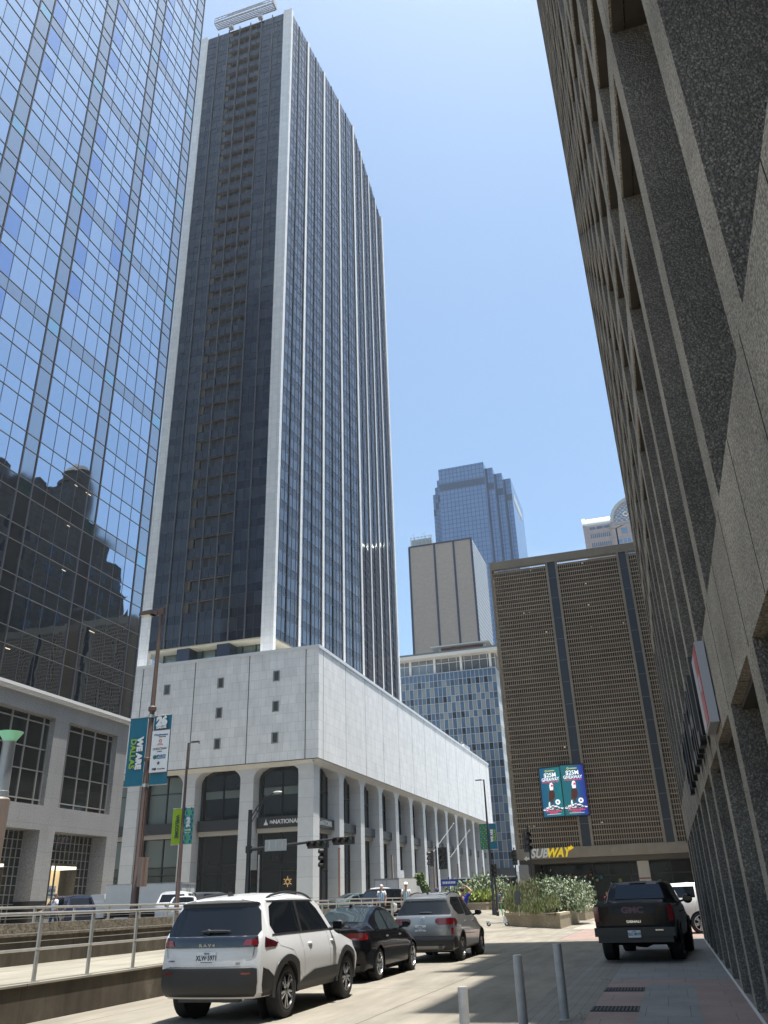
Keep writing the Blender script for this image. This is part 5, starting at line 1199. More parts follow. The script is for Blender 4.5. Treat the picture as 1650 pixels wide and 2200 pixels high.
class Car:
    def __init__(s, S, paint, name, label, cat, loc, rz, group=None):
        s.S = S; s.paint = paint; s.root = thing(name, label, cat, loc, rz, group); s.W = S['W']/2; s.build_body()
    def section(s, y):
        S = s.S; zt = slerp(S['top'], y); bl = slerp(S['belt'], y); wl = slerp(S['wl'], y); wb = slerp(S['wb'], y); wr = slerp(S['wr'], y); zs = S.get('sill', .28)
        rail = max(zt-S.get('crown', .07), bl+.012)
        zt = max(zt, rail+.01)
        return [(0, zs), (wl-.12, zs), (wl-.03, zs+.07), (wl, .5*(zs+bl)), (wl-.005, bl-.2), (wb+.012, bl-.05), (wb, bl), (wr+.02, rail-.02), (wr-.035, rail+.02), (wr*.6, zt-.012), (0, zt)]
    def rearY(s, x, z): return lerp(s.S['rear'], z)+s.S.get('bulge', .10)*abs(x/s.W)**4*1.0
    def frontY(s, x, z): return lerp(s.S['front'], z)-s.S.get('fbulge', .28)*abs(x/s.W)**3
    def sideX(s, y, z):
        p = s.section(y)
        for (xa, za), (xb, zb) in zip(p[1:9], p[2:10]):
            if za <= z <= zb and zb > za: return xa+(xb-xa)*(z-za)/(zb-za)
        return p[-1][0] if z > p[8][1] else p[1][0]
    def topZ(s, x, y):
        p = s.section(y); x = abs(x); q_ = p[7:]
        for (xa, za), (xb, zb) in zip(q_, q_[1:]):
            if xb <= x <= xa and xa > xb: return za+(zb-za)*(x-xa)/(xb-xa)
        return q_[0][1]
    def build_body(s):
        S = s.S; Ln = S['L']; n = int(Ln/.075); V, F = [], []
        secs = []
        for i in range(n+1):
            y = Ln*i/n; p = s.section(y); row = []
            pts = p+[(-x, z) for x, z in reversed(p[1:-1])]
            for x, z in pts:
                yy = min(max(y, s.rearY(x, z)), s.frontY(x, z)); row.append(len(V)); V.append((x, yy, z))
            secs.append(row)
        k = len(secs[0])
        for a, b_ in zip(secs, secs[1:]):
            for j in range(k): F.append((a[j], a[(j+1) % k], b_[(j+1) % k], b_[j]))
        m_ = len(s.section(0))
        for sec, yf, flip in ((secs[0], s.rearY, False), (secs[-1], s.frontY, True)):
            prev = None
            for j in range(m_):
                l_ = sec[(k-j) % k]; r_ = sec[j]; row = [l_]
                if l_ != r_:
                    for c in range(1, 8):
                        x = V[l_][0]+(V[r_][0]-V[l_][0])*c/8; row.append(len(V)); V.append((x, yf(x, V[r_][2]), V[r_][2]))
                    row.append(r_)
                if prev:
                    if len(prev) == 1:
                        for a in range(len(row)-1): F.append((prev[0], row[a+1], row[a]))
                    elif len(row) == 1:
                        for a in range(len(prev)-1): F.append((prev[a], prev[a+1], row[0]))
                    else:
                        for a in range(len(row)-1): F.append((prev[a], prev[a+1], row[a+1], row[a]))
                prev = row
        me = bpy.data.meshes.new('body'); me.from_pydata(V, [], F)
        bm = bmesh.new(); bm.from_mesh(me); bmesh.ops.remove_doubles(bm, verts=bm.verts, dist=.0015); bmesh.ops.dissolve_degenerate(bm, edges=bm.edges, dist=.0008)
        bmesh.ops.recalc_face_normals(bm, faces=bm.faces); bm.to_mesh(me); bm.free()
        o = bpy.data.objects.new('body', me); COL.objects.link(o)
        cb = MB()
        for wy in S['wheels']:
            for sx_ in (-1, 1):
                cb.tube((sx_*(s.W+.2), wy, S['r']), (sx_*(s.W-.34), wy, S['r']), S['r']+.055, n=32)
        me2 = bpy.data.meshes.new('c'); me2.from_pydata(cb.v, [], cb.f); bm = bmesh.new(); bm.from_mesh(me2); bmesh.ops.recalc_face_normals(bm, faces=bm.faces); bm.to_mesh(me2); bm.free(); c_ = bpy.data.objects.new('c', me2); COL.objects.link(c_)
        md = o.modifiers.new('b', 'BOOLEAN'); md.operation = 'DIFFERENCE'; md.object = c_; md.solver = 'EXACT'
        bpy.context.view_layer.update(); dg = bpy.context.evaluated_depsgraph_get(); nm = bpy.data.meshes.new_from_object(o.evaluated_get(dg)); o.modifiers.clear(); o.data = nm; bpy.data.objects.remove(c_)
        nm.materials.clear(); nm.materials.append(s.paint)
        nm.polygons.foreach_set('use_smooth', [True]*len(nm.polygons)); nm.set_sharp_from_angle(angle=R(S.get('sharp', 38))); nm.name = 'body'
        o.parent = s.root; s.body = o
        b = MB(); b.box(-s.W+.28, s.W-.28, .7, S['L']-.5, S.get('sill', .28)-.06, .40); b.build('underbody', UND, s.root)
        for wy in S['wheels']:
            for sx_ in (-1, 1):
                b = MB(); b.tube((sx_*(s.W-.33), wy, S['r']), (sx_*(s.W-.335), wy, S['r']), S['r']+.05, n=24); b.build('wheel_well', UND, s.root)
                s.wheel(sx_, wy)
    def wheel(s, sx_, wy):
        S = s.S; r = S['r']; w_ = .225 if S['L'] < 5.2 else .29; xo = sx_*(s.W-.015); xi = sx_*(s.W-.015-w_); hd = bpy.data.objects.new('wheel', None); link(hd, s.root); hd.location = (xo, wy, r)
        b = MB(); rr_ = S['rim']; prof = [(rr_-.01, -.02), (rr_+.03, -.0), (r-.03, -.004), (r-.008, -.022), (r, -.045), (r, -w_+.04), (r-.012, -w_+.015), (rr_, -w_)]
        b.lathe([(a, h_*sx_) for a, h_ in prof], (0, 0, 0), 'x', 36); b.build('tyre', TYR, hd, smooth=40)
        mt = S.get('rim_mat', ALU); b = MB(); b.lathe([(a, h_*sx_) for a, h_ in ((rr_, -.004), (rr_-.018, -.0), (rr_-.028, -.03), (rr_-.035, -w_*.8))], n=36, axis='x'); b.build('rim', mt, hd, smooth=40)
        b = MB(); b.lathe([(a, h_*sx_) for a, h_ in ((0, -.1), (rr_-.035, -.1))], n=24, axis='x'); b.build('brake_disc', UND, hd)
        n_ = S.get('spokes', 10); b = MB(); face = MB()
        for k in range(n_):
            t = 2*math.pi*k/n_+(.12 if k % 2 else -.12)*(1 if S.get('pair', 1) else 0)
            c, s_ = math.cos(t), math.sin(t)
            def q(rad, off, dx): return (dx*sx_, rad*c-off*s_, rad*s_+off*c)
            for d0, d1, B, w1, w2 in ((-.075, -.022, b, .026, .02), (-.021, -.012, face, .014, .008)):
                vs = [q(.05, -w1, d0), q(.05, w1, d0), q(rr_-.02, w2*1.3, d0), q(rr_-.02, -w2*1.3, d0), q(.05, -w1, d1), q(.05, w1, d1), q(rr_-.02, w2*1.3, d1+.0), q(rr_-.02, -w2*1.3, d1+.0)]
                B.add(vs, [(0, 1, 2, 3), (7, 6, 5, 4), (0, 4, 5, 1), (1, 5, 6, 2), (2, 6, 7, 3), (3, 7, 4, 0)])
        b.lathe([(0, -.012*sx_), (.05, -.015*sx_), (.06, -.06*sx_)], n=16, axis='x')
        b.build('spokes', S.get('spoke_mat', mt), hd)
        if S.get('face_mat'): face.build('spoke_face', S['face_mat'], hd)
    def side(s, name, rows, m_, eps=.004, sides=(-1, 1), parent=None, nz=3, step=.12, thick=0, labels=None):
        """rows (z, y0, y1) from bottom to top, laid on the flank"""
        for sx_ in sides:
            R_ = []
            for (za, a0, a1), (zb, b0, b1) in zip(rows, rows[1:]):
                for k in range(nz): t = k/nz; R_.append((za+(zb-za)*t, a0+(b0-a0)*t, a1+(b1-a1)*t))
            R_.append(rows[-1]); n = max(2, int(max(r_[2]-r_[1] for r_ in R_)/step)+1); b = MB(); vs = []
            for z, y0, y1 in R_:
                for i in range(n+1): y = y0+(y1-y0)*i/n; vs.append((sx_*(s.sideX(y, z)+eps), min(max(y, s.rearY(s.W, z)-.002), s.frontY(s.W*.97, z)), z))
            fs = [(j*(n+1)+i, j*(n+1)+i+1, (j+1)*(n+1)+i+1, (j+1)*(n+1)+i) for j in range(len(R_)-1) for i in range(n)]
            b.add(vs, fs); o = b.build(name, m_, parent or s.root, smooth=40)
    def rear(s, name, rows, m_, eps=.004, parent=None, nz=3, n=10):
        R_ = []
        for (za, a0, a1), (zb, b0, b1) in zip(rows, rows[1:]):
            for k in range(nz): t = k/nz; R_.append((za+(zb-za)*t, a0+(b0-a0)*t, a1+(b1-a1)*t))
        R_.append(rows[-1]); b = MB(); vs = [(x0+(x1-x0)*i/n, s.rearY(x0+(x1-x0)*i/n, z)-eps, z) for z, x0, x1 in R_ for i in range(n+1)]
        b.add(vs, [(j*(n+1)+i, j*(n+1)+i+1, (j+1)*(n+1)+i+1, (j+1)*(n+1)+i) for j in range(len(R_)-1) for i in range(n)])
        return b.build(name, m_, parent or s.root, smooth=40)
    def top(s, name, rows, m_, eps=.004, ny=4, n=8):
        R_ = []
        for (ya, a0, a1), (yb, b0, b1) in zip(rows, rows[1:]):
            for k in range(ny): t = k/ny; R_.append((ya+(yb-ya)*t, a0+(b0-a0)*t, a1+(b1-a1)*t))
        R_.append(rows[-1]); b = MB(); vs = [(x0+(x1-x0)*i/n, y, s.topZ(x0+(x1-x0)*i/n, y)+eps) for y, x0, x1 in R_ for i in range(n+1)]
        b.add(vs, [(j*(n+1)+i, j*(n+1)+i+1, (j+1)*(n+1)+i+1, (j+1)*(n+1)+i) for j in range(len(R_)-1) for i in range(n)])
        return b.build(name, m_, s.root, smooth=50)
    def seam(s, pts, w_=.006, sides=(-1, 1), name='door_gap'):
        for sx_ in sides:
            b = MB(); P = []
            for (ya, za), (yb, zb) in zip(pts, pts[1:]):
                for k in range(6): P.append((ya+(yb-ya)*k/6, za+(zb-za)*k/6))
            P.append(pts[-1])
            for (ya, za), (yb, zb) in zip(P, P[1:]):
                dy, dz = yb-ya, zb-za; l_ = math.hypot(dy, dz); ny_, nz_ = -dz/l_*w_/2, dy/l_*w_/2
                b.add([(sx_*(s.sideX(y, z)+.0025), y, z) for y, z in ((ya-ny_, za-nz_), (yb-ny_, zb-nz_), (yb+ny_, zb+nz_), (ya+ny_, za+nz_))], [(0, 1, 2, 3)])
            b.build(name, SEAM, s.root)
    def arch(s, m_, wd=.085, sq=0, out=.016):
        r0 = s.S['r']+.052
        for wy in s.S['wheels']:
            for sx_ in (-1, 1):
                b = MB(); n = 28; V = []
                for k in range(n+1):
                    t = math.pi*(-.12+1.24*k/n); c, s_ = math.cos(t), math.sin(t); f_ = 1/max(abs(c), abs(s_))**sq if sq else 1
                    for rad, dx in ((r0-.004, -.09), (r0-.004, out), (r0+wd*f_, out), (r0+wd*f_+.006, .002)):
                        if rad > r0: rad = (r0+wd)*(1+ (f_-1)*.5) + (0.006 if dx < .01 else 0)
                        y, z = wy+rad*c, max(s.S['r']+rad*s_, s.S.get('sill', .28)-.02); y2 = min(max(y, s.rearY(s.W, z)), s.frontY(s.W*.9, z)); V.append((sx_*(max(s.sideX(y2, min(max(z, .35), 1)), s.W-.05)+dx), y2, z))
                b.add(V, [(i*4+j, i*4+j+1, (i+1)*4+j+1, (i+1)*4+j) for i in range(n) for j in range(3)]); b.build('wheel_arch', m_, s.root, smooth=45)
    def mirror(s, y, z, m_, w_=.2, h_=.17, sides=(-1, 1)):
        for sx_ in sides:
            x = sx_*s.sideX(y, z); b = MB(); cx = x+sx_*(.08+w_/2); b.ball((cx, y+.03, z+.06), w_/2+.01, .085, h_/2, 14); b.tube((x-sx_*.03, y, z-.01), (x+sx_*.12, y, z+.02), .03, n=6)
            mo = b.build('door_mirror', m_, s.root, smooth=60)
            b = MB(); b.box(cx-w_/2+.015, cx+w_/2-.02, y-.064, y-.055, z+.0, z+.12); b.build('mirror_glass', GLS, mo)
    def plate(s, z, txt, x=0, w_=.31):
        y = s.rearY(0, z)-.022; b = MB(); b.box(x-w_/2, x+w_/2, y, y+.03, z-.076, z+.076); po = b.build('number_plate', PLT, s.root)
        text(po, 'plate_number', txt, .092, PLI, (x, y-.003, z-.008), FRONT, .001, .0022, sx=.86); text(po, 'plate_state', 'TEXAS', .032, PLI, (x, y-.003, z+.052), FRONT, .001, .001)
        b = MB(); b.box(x-.1, x+.1, y-.002, y, z-.068, z-.060); b.build('plate_line', PLI, po); return po
    def handle(s, ys, z, m_):
        for sx_ in (-1, 1):
            for y in ys:
                x = sx_*(s.sideX(y, z)+.004); b = MB(); b.ball((x, y, z), .03, .10, .022, 10); b.build('door_handle', m_, s.root, smooth=60)
    def rails(s, y0, y1, x, m_):
        for sx_ in (-1, 1):
            b = MB(); pts = [(sx_*x, y0+(y1-y0)*t, s.topZ(x, y0+(y1-y0)*t)+.045*math.sin(math.pi*min(1, max(0, t)))**.35) for t in [i/12 for i in range(13)]]; b.path(pts, .018, 6); b.build('roof_rail', m_, s.root)
    def fin(s, y, m_):
        z = s.topZ(0, y); b = MB(); b.extr([(y-.11, z-.01), (y-.09, z+.07), (y+.03, z+.02), (y+.07, z-.01)], 'x', -.018, .018); b.build('antenna_fin', m_, s.root)
PWH = mat('white_paint', (.62, .625, .635), .3, coat=.6); PBK = mat('black_paint', (.004, .004, .005), .12, spec=.3); PSV = mat('silver_paint', (.28, .28, .272), .3, metal=.55, coat=.8)
# white SUV in front
S = dict(L=4.6, W=1.86, r=.365, rim=.245, wheels=(1.0, 3.69), sill=.335, bulge=.24, sharp=33,
         top=[(0, 1.66), (.35, 1.69), (.6, 1.72), (1.5, 1.775), (2.2, 1.76), (2.75, 1.68), (3.5, 1.14), (4.3, 1.03), (4.6, .86)],
         belt=[(0, 1.17), (.8, 1.14), (2.2, 1.10), (3.5, 1.06), (4.6, .84)],
         wl=[(0, .80), (.2, .84), (.5, .905), (.8, .93), (4.0, .925), (4.35, .88), (4.6, .78)], wb=[(0, .79), (.5, .86), (2, .875), (3.2, .87), (4.2, .83), (4.6, .72)], wr=[(0, .66), (.5, .675), (1.5, .69), (2.7, .66), (3.5, .74), (4.6, .64)],
         rear=[(.335, .12), (.41, .03), (.5, .0), (.74, .0), (.78, .05), (1.02, .035), (1.12, .05), (1.18, .09), (1.58, .35), (1.62, .34), (1.66, .30), (1.72, .36)],
         front=[(.3, 4.5), (.5, 4.6), (.8, 4.6), (1.0, 4.4), (1.2, 4.3)], rim_mat=RIMB, spokes=10, face_mat=ALU)
c = Car(S, PWH, 'white_suv', 'white SUV with black lower bumper at the front of the parked line', 'car', (-6.86, 12.48, 0), 0)
c.rear('lower_bumper', [(.36, -.74, .74), (.41, -.79, .79), (.55, -.81, .81), (.73, -.80, .80), (.765, -.62, .62)], TRIM, .012, n=14)
c.side('lower_bumper_side', [(.35, .08, .54), (.45, .08, .56), (.60, .08, .52), (.70, .08, .36), (.745, .08, .18)], TRIM, .012)
c.rear('rear_glass', [(1.17, -.76, .76), (1.24, -.80, .80), (1.5, -.72, .72), (1.56, -.66, .66)], GLS, .006, n=12)
c.rear('tinted_band', [(1.56, -.66, .66), (1.60, -.68, .68), (1.625, -.68, .68)], TRIM, .01, n=12)
c.rear('light_bar', [(1.015, -.79, .79), (1.07, -.80, .80), (1.16, -.78, .78)], mat('gloss_black', (.006, .006, .007), .12, coat=1), .012, n=14)
c.rear('tail_light', [(1.04, .58, .79), (1.12, .62, .78)], REDL, .018); c.rear('tail_light', [(1.04, -.79, -.58), (1.12, -.78, -.62)], REDL, .018)
c.side('tail_light_side', [(1.0, .14, .55), (1.05, .14, .66), (1.11, .15, .40), (1.16, .16, .2)], REDD, .012)
c.side('black_pillar', [(1.2, .10, .17), (1.4, .22, .27), (1.6, .33, .36)], TRIM, .006)
c.side('side_window', [(1.175, .60, 1.60), (1.3, .50, 1.62), (1.56, .62, 1.60), (1.625, .80, 1.56)], GLS, .004); c.side('side_window', [(1.165, 1.68, 2.98), (1.3, 1.68, 2.85), (1.5, 1.66, 2.62), (1.62, 1.66, 2.36)], GLS, .004)
c.side('window_frame', [(1.15, .50, 3.2), (1.172, .50, 3.17)], TRIM, .007); c.side('window_post', [(1.17, 1.60, 1.68), (1.62, 1.56, 1.66)], TRIM, .006)
c.side('black_roof_line', [(1.625, .36, 2.6), (1.65, .36, 2.5)], TRIM, .006)
c.arch(TRIM, .085, .6)
c.side('sill_cladding', [(.305, 1.42, 3.27), (.42, 1.44, 3.25), (.50, 1.7, 3.22), (.585, 2.1, 3.18)], TRIM, .014)
c.seam([(1.55, 1.15), (1.66, .75), (1.72, .42)]); c.seam([(2.80, 1.13), (2.84, .6), (2.82, .42)]); c.seam([(.60, 1.12), (.74, 1.0), (1.2, .92), (1.45, .7)], .005); c.seam([(1.45, .62), (1.7, .46)], .005)
c.rear('tailgate_gap', [(.77, -.655, -.648), (.9, -.73, -.723), (1.01, -.75, -.743)], SEAM, .006, n=2); c.rear('tailgate_gap', [(.77, .648, .655), (.9, .723, .73), (1.01, .743, .75)], SEAM, .006, n=2); c.rear('tailgate_gap', [(.768, -.65, .65), (.775, -.65, .65)], SEAM, .014)
c.rear('reflector', [(.655, -.72, -.58), (.685, -.72, -.58)], REDL, .018, n=3); c.rear('reflector', [(.655, .58, .72), (.685, .58, .72)], REDL, .018, n=3)
c.mirror(3.02, 1.16, TRIM); c.handle((1.92, 2.98), .98, PWH); c.rails(.75, 2.6, .62, TRIM); c.fin(.75, TRIM); c.plate(.885, 'XLW·5971')
text(c.root, 'model_lettering', 'R A V 4', .062, CHR, (0, c.rearY(0, 1.05)-.018, 1.045), FRONT, .003, .001, sx=1.35)
text(c.root, 'badge', 'XLE', .04, CHR, (.52, c.rearY(0, .80)-.01, .80), FRONT, .002, .001); text(c.root, 'badge', 'HYBRID', .03, PLI, (-.6, c.rearY(0, .84)-.012, .84), FRONT, .002, .001)
b = MB(); b.ball((.1, c.rearY(0, 1.24)-.04, 1.235), .26, .02, .022, 12); b.ball((-.02, c.rearY(0, 1.24)-.045, 1.235), .05, .03, .035, 8); b.build('rear_wiper', TRIM, c.root, smooth=60)
b = MB(); b.box(-.5, .5, .14, .28, .29, .345); b.build('tow_cover', mat('grey_under', (.04, .038, .035), .7), c.root)
# black saloon
S = dict(L=4.64, W=1.82, r=.325, rim=.225, wheels=(1.02, 3.73), sill=.20, bulge=.16, crown=.06,
         top=[(0, 1.03), (.12, 1.10), (.55, 1.14), (.78, 1.16), (1.25, 1.37), (1.7, 1.50), (2.15, 1.525), (2.6, 1.47), (3.4, 1.03), (4.3, .86), (4.64, .66)],
         belt=[(0, 1.0), (.5, 1.0), (1.6, .97), (3.4, .92), (4.3, .8), (4.64, .62)],
         wl=[(0, .83), (.35, .89), (.8, .91), (4.0, .905), (4.64, .76)], wb=[(0, .78), (.6, .83), (2, .85), (3.3, .84), (4.64, .68)], wr=[(0, .70), (.6, .70), (1.0, .62), (1.6, .57), (2.6, .57), (3.4, .70), (4.64, .62)],
         rear=[(.2, .14), (.32, .02), (.6, .0), (.85, .05), (1.0, .04), (1.1, .03)], front=[(.2, 4.55), (.5, 4.64), (.7, 4.6), (.9, 4.4)], rim_mat=ALU, spokes=10, spoke_mat=RIMB, face_mat=ALU)
c = Car(S, PBK, 'black_saloon', 'shiny black saloon parked between the white and silver SUVs', 'car', (-7.38, 18.8, 0), 0)
LTG = mat('saloon_glass', (.03, .042, .048), .03, spec=.7, ior=1.65)
c.top('rear_glass', [(.84, -.56, .56), (1.05, -.54, .54), (1.6, -.48, .48)], LTG); c.top('windscreen', [(2.68, -.50, .50), (3.35, -.64, .64)], GLS)
c.side('side_window', [(1.0, 1.22, 1.84), (1.2, 1.32, 1.84), (1.36, 1.56, 1.83), (1.395, 1.72, 1.82)], LTG); c.side('side_window', [(.99, 1.92, 2.92), (1.2, 1.92, 2.72), (1.35, 1.90, 2.44), (1.39, 1.90, 2.25)], LTG)
c.side('quarter_window', [(1.01, .98, 1.16), (1.12, 1.12, 1.22), (1.2, 1.22, 1.28)], GLS)
c.side('chrome_line', [(.972, .95, 3.0), (.985, .95, 3.0)], CHR, .006)
c.rear('tail_light', [(.83, .38, .86), (.90, .42, .86), (.97, .52, .82)], REDL, .01); c.rear('tail_light', [(.83, -.86, -.38), (.90, -.86, -.42), (.97, -.82, -.52)], REDL, .01)
c.side('tail_light_side', [(.84, .06, .30), (.90, .06, .34), (.96, .07, .26)], REDL, .008)
c.seam([(1.88, .96), (1.9, .6), (1.86, .32)]); c.seam([(2.95, .93), (2.98, .5), (2.95, .32)]); c.seam([(1.1, .97), (1.22, .8), (1.38, .55)], .005); c.handle((1.66, 2.72), .86, CHR); c.mirror(2.92, 1.0, PBK, .19, .14); c.fin(1.62, PBK); c.arch(PBK, .02, 0, .006)
c.side('sill_trim', [(.24, 1.42, 3.35), (.27, 1.42, 3.35)], CHR, .01, sides=(1,)); c.plate(.68, 'TKD·4416'); c.rear('diffuser', [(.21, -.7, .7), (.34, -.75, .75)], TRIM, .008)
# silver SUV
S = dict(L=4.6, W=1.88, r=.355, rim=.24, wheels=(.96, 3.67), sill=.28, bulge=.16, crown=.08,
         top=[(0, 1.64), (.35, 1.70), (.8, 1.76), (1.6, 1.80), (2.2, 1.78), (2.75, 1.64), (3.5, 1.13), (4.3, .98), (4.6, .78)],
         belt=[(0, 1.17), (.8, 1.16), (1.8, 1.10), (3.4, 1.04), (4.6, .76)],
         wl=[(0, .84), (.35, .91), (.8, .94), (4.0, .93), (4.6, .76)], wb=[(0, .80), (.5, .855), (2, .87), (3.2, .86), (4.6, .68)], wr=[(0, .60), (.5, .62), (1.5, .63), (2.7, .60), (3.5, .72), (4.6, .62)],
         rear=[(.28, .15), (.38, .03), (.55, .0), (.75, .03), (1.0, .05), (1.15, .06), (1.22, .12), (1.55, .38), (1.6, .36), (1.68, .42)], front=[(.28, 4.45), (.5, 4.6), (.8, 4.55), (1.0, 4.3)], rim_mat=RIMB, spokes=10)
c = Car(S, PSV, 'silver_suv', 'silver grey SUV at the far end of the parked line', 'car', (-6.84, 24.85, 0), 0)
c.rear('rear_glass', [(1.20, -.78, .78), (1.27, -.78, .78), (1.52, -.66, .66), (1.57, -.60, .60)], GLS, .006); c.rear('spoiler_edge', [(1.59, -.60, .60), (1.62, -.60, .60)], TRIM, .012)
c.side('side_window', [(1.19, .86, 1.72), (1.3, .62, 1.74), (1.5, .52, 1.72), (1.65, .80, 1.70)], GLS); c.side('side_window', [(1.14, 1.80, 3.10), (1.3, 1.80, 2.86), (1.5, 1.78, 2.60), (1.65, 1.78, 2.3)], GLS)
c.side('glass_corner', [(1.2, .16, .26), (1.5, .36, .44)], TRIM, .006)
c.rear('tail_light', [(.94, .44, .86), (1.0, .36, .87), (1.08, .36, .86), (1.11, .42, .84)], REDL, .012); c.rear('tail_light', [(.94, -.86, -.44), (1.0, -.87, -.36), (1.08, -.86, -.36), (1.11, -.84, -.42)], REDL, .012)
c.side('tail_light_side', [(.94, .08, .34), (1.0, .08, .44), (1.08, .09, .42), (1.11, .1, .30)], REDD, .01)
c.rear('lower_bumper', [(.30, -.80, .80), (.5, -.86, .86), (.62, -.88, .88), (.66, -.86, .86)], TRIM, .01); c.side('lower_bumper_side', [(.30, .02, .50), (.5, .02, .46), (.64, .02, .30)], TRIM, .01)
c.rear('skid_plate', [(.33, -.55, .55), (.42, -.62, .62)], mat('skid_grey', (.25, .25, .24), .5, metal=.3), .018); c.rear('reflector', [(.70, .80, .86), (.86, .80, .86)], REDL, .012, n=2); c.rear('reflector', [(.70, -.86, -.80), (.86, -.86, -.80)], REDL, .012, n=2)
for sx_ in (-.5, .5): b = MB(); b.lathe([(.05, -.03), (.055, -.03), (.055, .1), (.045, .1)], (sx_, .0, .40), 'y', 14); b.build('exhaust_tip', CHR, c.root, smooth=40)
c.rear('tailgate_gap', [(.67, .665, .672), (.9, .74, .747), (1.15, .78, .787)], SEAM, .006, n=2); c.rear('tailgate_gap', [(.665, -.66, .66), (.672, -.66, .66)], SEAM, .012)
c.plate(.86, 'WLF·7543', -.08); b = MB(); b.ball((0, c.rearY(0, 1.12)-.01, 1.125), .07, .01, .028, 14); b.build('oval_badge', CHR, c.root, smooth=60)
b = MB(); b.ball((.06, c.rearY(0, 1.27)-.03, 1.255), .2, .018, .022, 12); b.build('rear_wiper', TRIM, c.root, smooth=60)
c.seam([(1.78, 1.1), (1.82, .7), (1.76, .4)]); c.seam([(2.95, 1.07), (3.0, .7), (2.95, .4)]); c.handle((1.5, 2.65), 1.0, PSV); c.mirror(3.0, 1.14, TRIM, .2, .16); c.fin(.75, TRIM); c.rails(.7, 2.5, .56, TRIM); c.arch(TRIM, .03, 0, .008)
c.top('roof_panel', [(.6, -.5, .5), (2.6, -.48, .48)], GLS, .004)
# black pickup truck
S = dict(L=5.9, W=2.06, r=.415, rim=.27, wheels=(1.32, 5.05), sill=.46, bulge=.05, crown=.05,
         top=[(0, 1.37), (1.80, 1.37), (1.86, 1.38), (2.02, 1.82), (2.15, 1.88), (3.3, 1.90), (3.6, 1.86), (4.3, 1.36), (5.6, 1.28), (5.9, 1.1)],
         belt=[(0, 1.29), (1.9, 1.28), (4.3, 1.22), (5.9, 1.05)],
         wl=[(0, .97), (.3, 1.0), (5.4, 1.0), (5.9, .9)], wb=[(0, .965), (.3, .985), (4.3, .97), (5.9, .86)], wr=[(0, .95), (1.8, .95), (1.95, .80), (2.1, .73), (3.5, .72), (4.3, .90), (5.9, .82)],
         rear=[(.46, .10), (.60, .06), (.62, .05), (1.33, .04), (1.4, .08)], front=[(.4, 5.8), (1.0, 5.9), (1.3, 5.8)], rim_mat=RIMB, spokes=6)
c = Car(S, PBK, 'black_pickup', 'black pickup truck seen from behind, parked in the shade on the right pavement', 'pickup truck', (-1.02, 23.92, 0), R(-4.6))
b = MB(); b.box(-.985, .985, -.16, .22, .60, .80); b.box(-.92, .92, -.10, .1, .46, .6); b.build('rear_bumper', mat('dark_chrome', (.012, .012, .013), .3), c.root)
c.rear('tailgate', [(.84, -.80, .80), (1.30, -.80, .80)], PBK, .012); b = MB(); b.box(-.80, .80, -.02, .04, 1.28, 1.35); b.extr([(-.5, 1.10), (.5, 1.10), (.62, 1.28), (-.62, 1.28)], 'y', .012, .03); b.build('tailgate_lip', TRIM, c.root)
c.rear('tail_light', [(.93, -.985, -.86), (1.28, -.985, -.86)], REDL, .012, n=3); c.rear('tail_light', [(.93, .86, .985), (1.28, .86, .985)], REDL, .012, n=3); c.side('tail_light_side', [(.93, .05, .16), (1.28, .05, .14)], REDL, .008)
text(c.root, 'brand_lettering', 'GMC', .20, mat('dull_red_chrome', (.13, .07, .09), .3, metal=.5), (.0, .02, 1.185), FRONT, .01, .008, sx=1.25); text(c.root, 'model_lettering', 'DENALI', .075, CHR, (.0, .015, .925), FRONT, .004, .003, sx=1.4); text(c.root, 'badge', 'DURAMAX', .04, CHR, (.62, -.17, .735), FRONT, .002, .002)
po = MB(); po.box(-.155, .155, -.185, -.16, .575, .735); pp = po.build('number_plate', PLT, c.root); text(pp, 'plate_number', 'SLC·8019', .09, PLI, (0, -.188, .65), FRONT, .001, .002, sx=.86); text(pp, 'plate_state', 'TEXAS', .03, PLI, (0, -.188, .712), FRONT, .001, .001)
b = MB(); vs = []
for (x, z) in ((-.66, 1.44), (.66, 1.44), (.58, 1.80), (-.58, 1.80)):
    yy = 1.86+(z-1.38)*.36; vs.append((x, yy-.03, z))
b.add(vs, [(0, 1, 2, 3)]); b.build('rear_window', mat('cab_glass', (.014, .019, .028), .04, spec=.5, ior=1.5), c.root)
b = MB(); b.box(-.012, .012, 1.86, 1.9, 1.44, 1.5); b.build('window_divider', TRIM, c.root)
b = MB(); b.box(-.22, .22, 2.03, 2.1, 1.83, 1.86); b.build('brake_light', REDD, c.root)
c.side('side_window', [(1.36, 2.15, 2.95), (1.6, 2.2, 2.95), (1.80, 2.25, 2.93)], GLS); c.side('side_window', [(1.34, 3.03, 4.0), (1.6, 3.03, 3.8), (1.80, 3.0, 3.55)], GLS)
for sx_ in (-.62, .62): b = MB(); b.box(sx_-.11, sx_+.11, -.06, .15, .46, .535); b.build('exhaust_tip', CHR, c.root)
b = MB(); b.extr([(-.42, .44), (-.12, .30), (.1, .28), (.3, .36), (.42, .44)], 'y', 1.2, 1.5); b.tube((-.95, 1.32, .40), (.95, 1.32, .40), .06); b.tube((.7, .35, .5), (.78, .3, .3), .05); b.build('rear_axle', UND, c.root)
c.mirror(3.9, 1.34, PBK, .26, .26); c.seam([(3.0, 1.28), (3.0, .6)]); c.arch(PBK, .05, .4, .03); c.handle((2.5, 3.5), 1.1, PBK)
t_ = MB(); t_.tube((-.72, 2.3, 1.85), (-.78, 2.2, 2.5), .012, .005, n=6); t_.build('antenna', BLACKM, c.root)
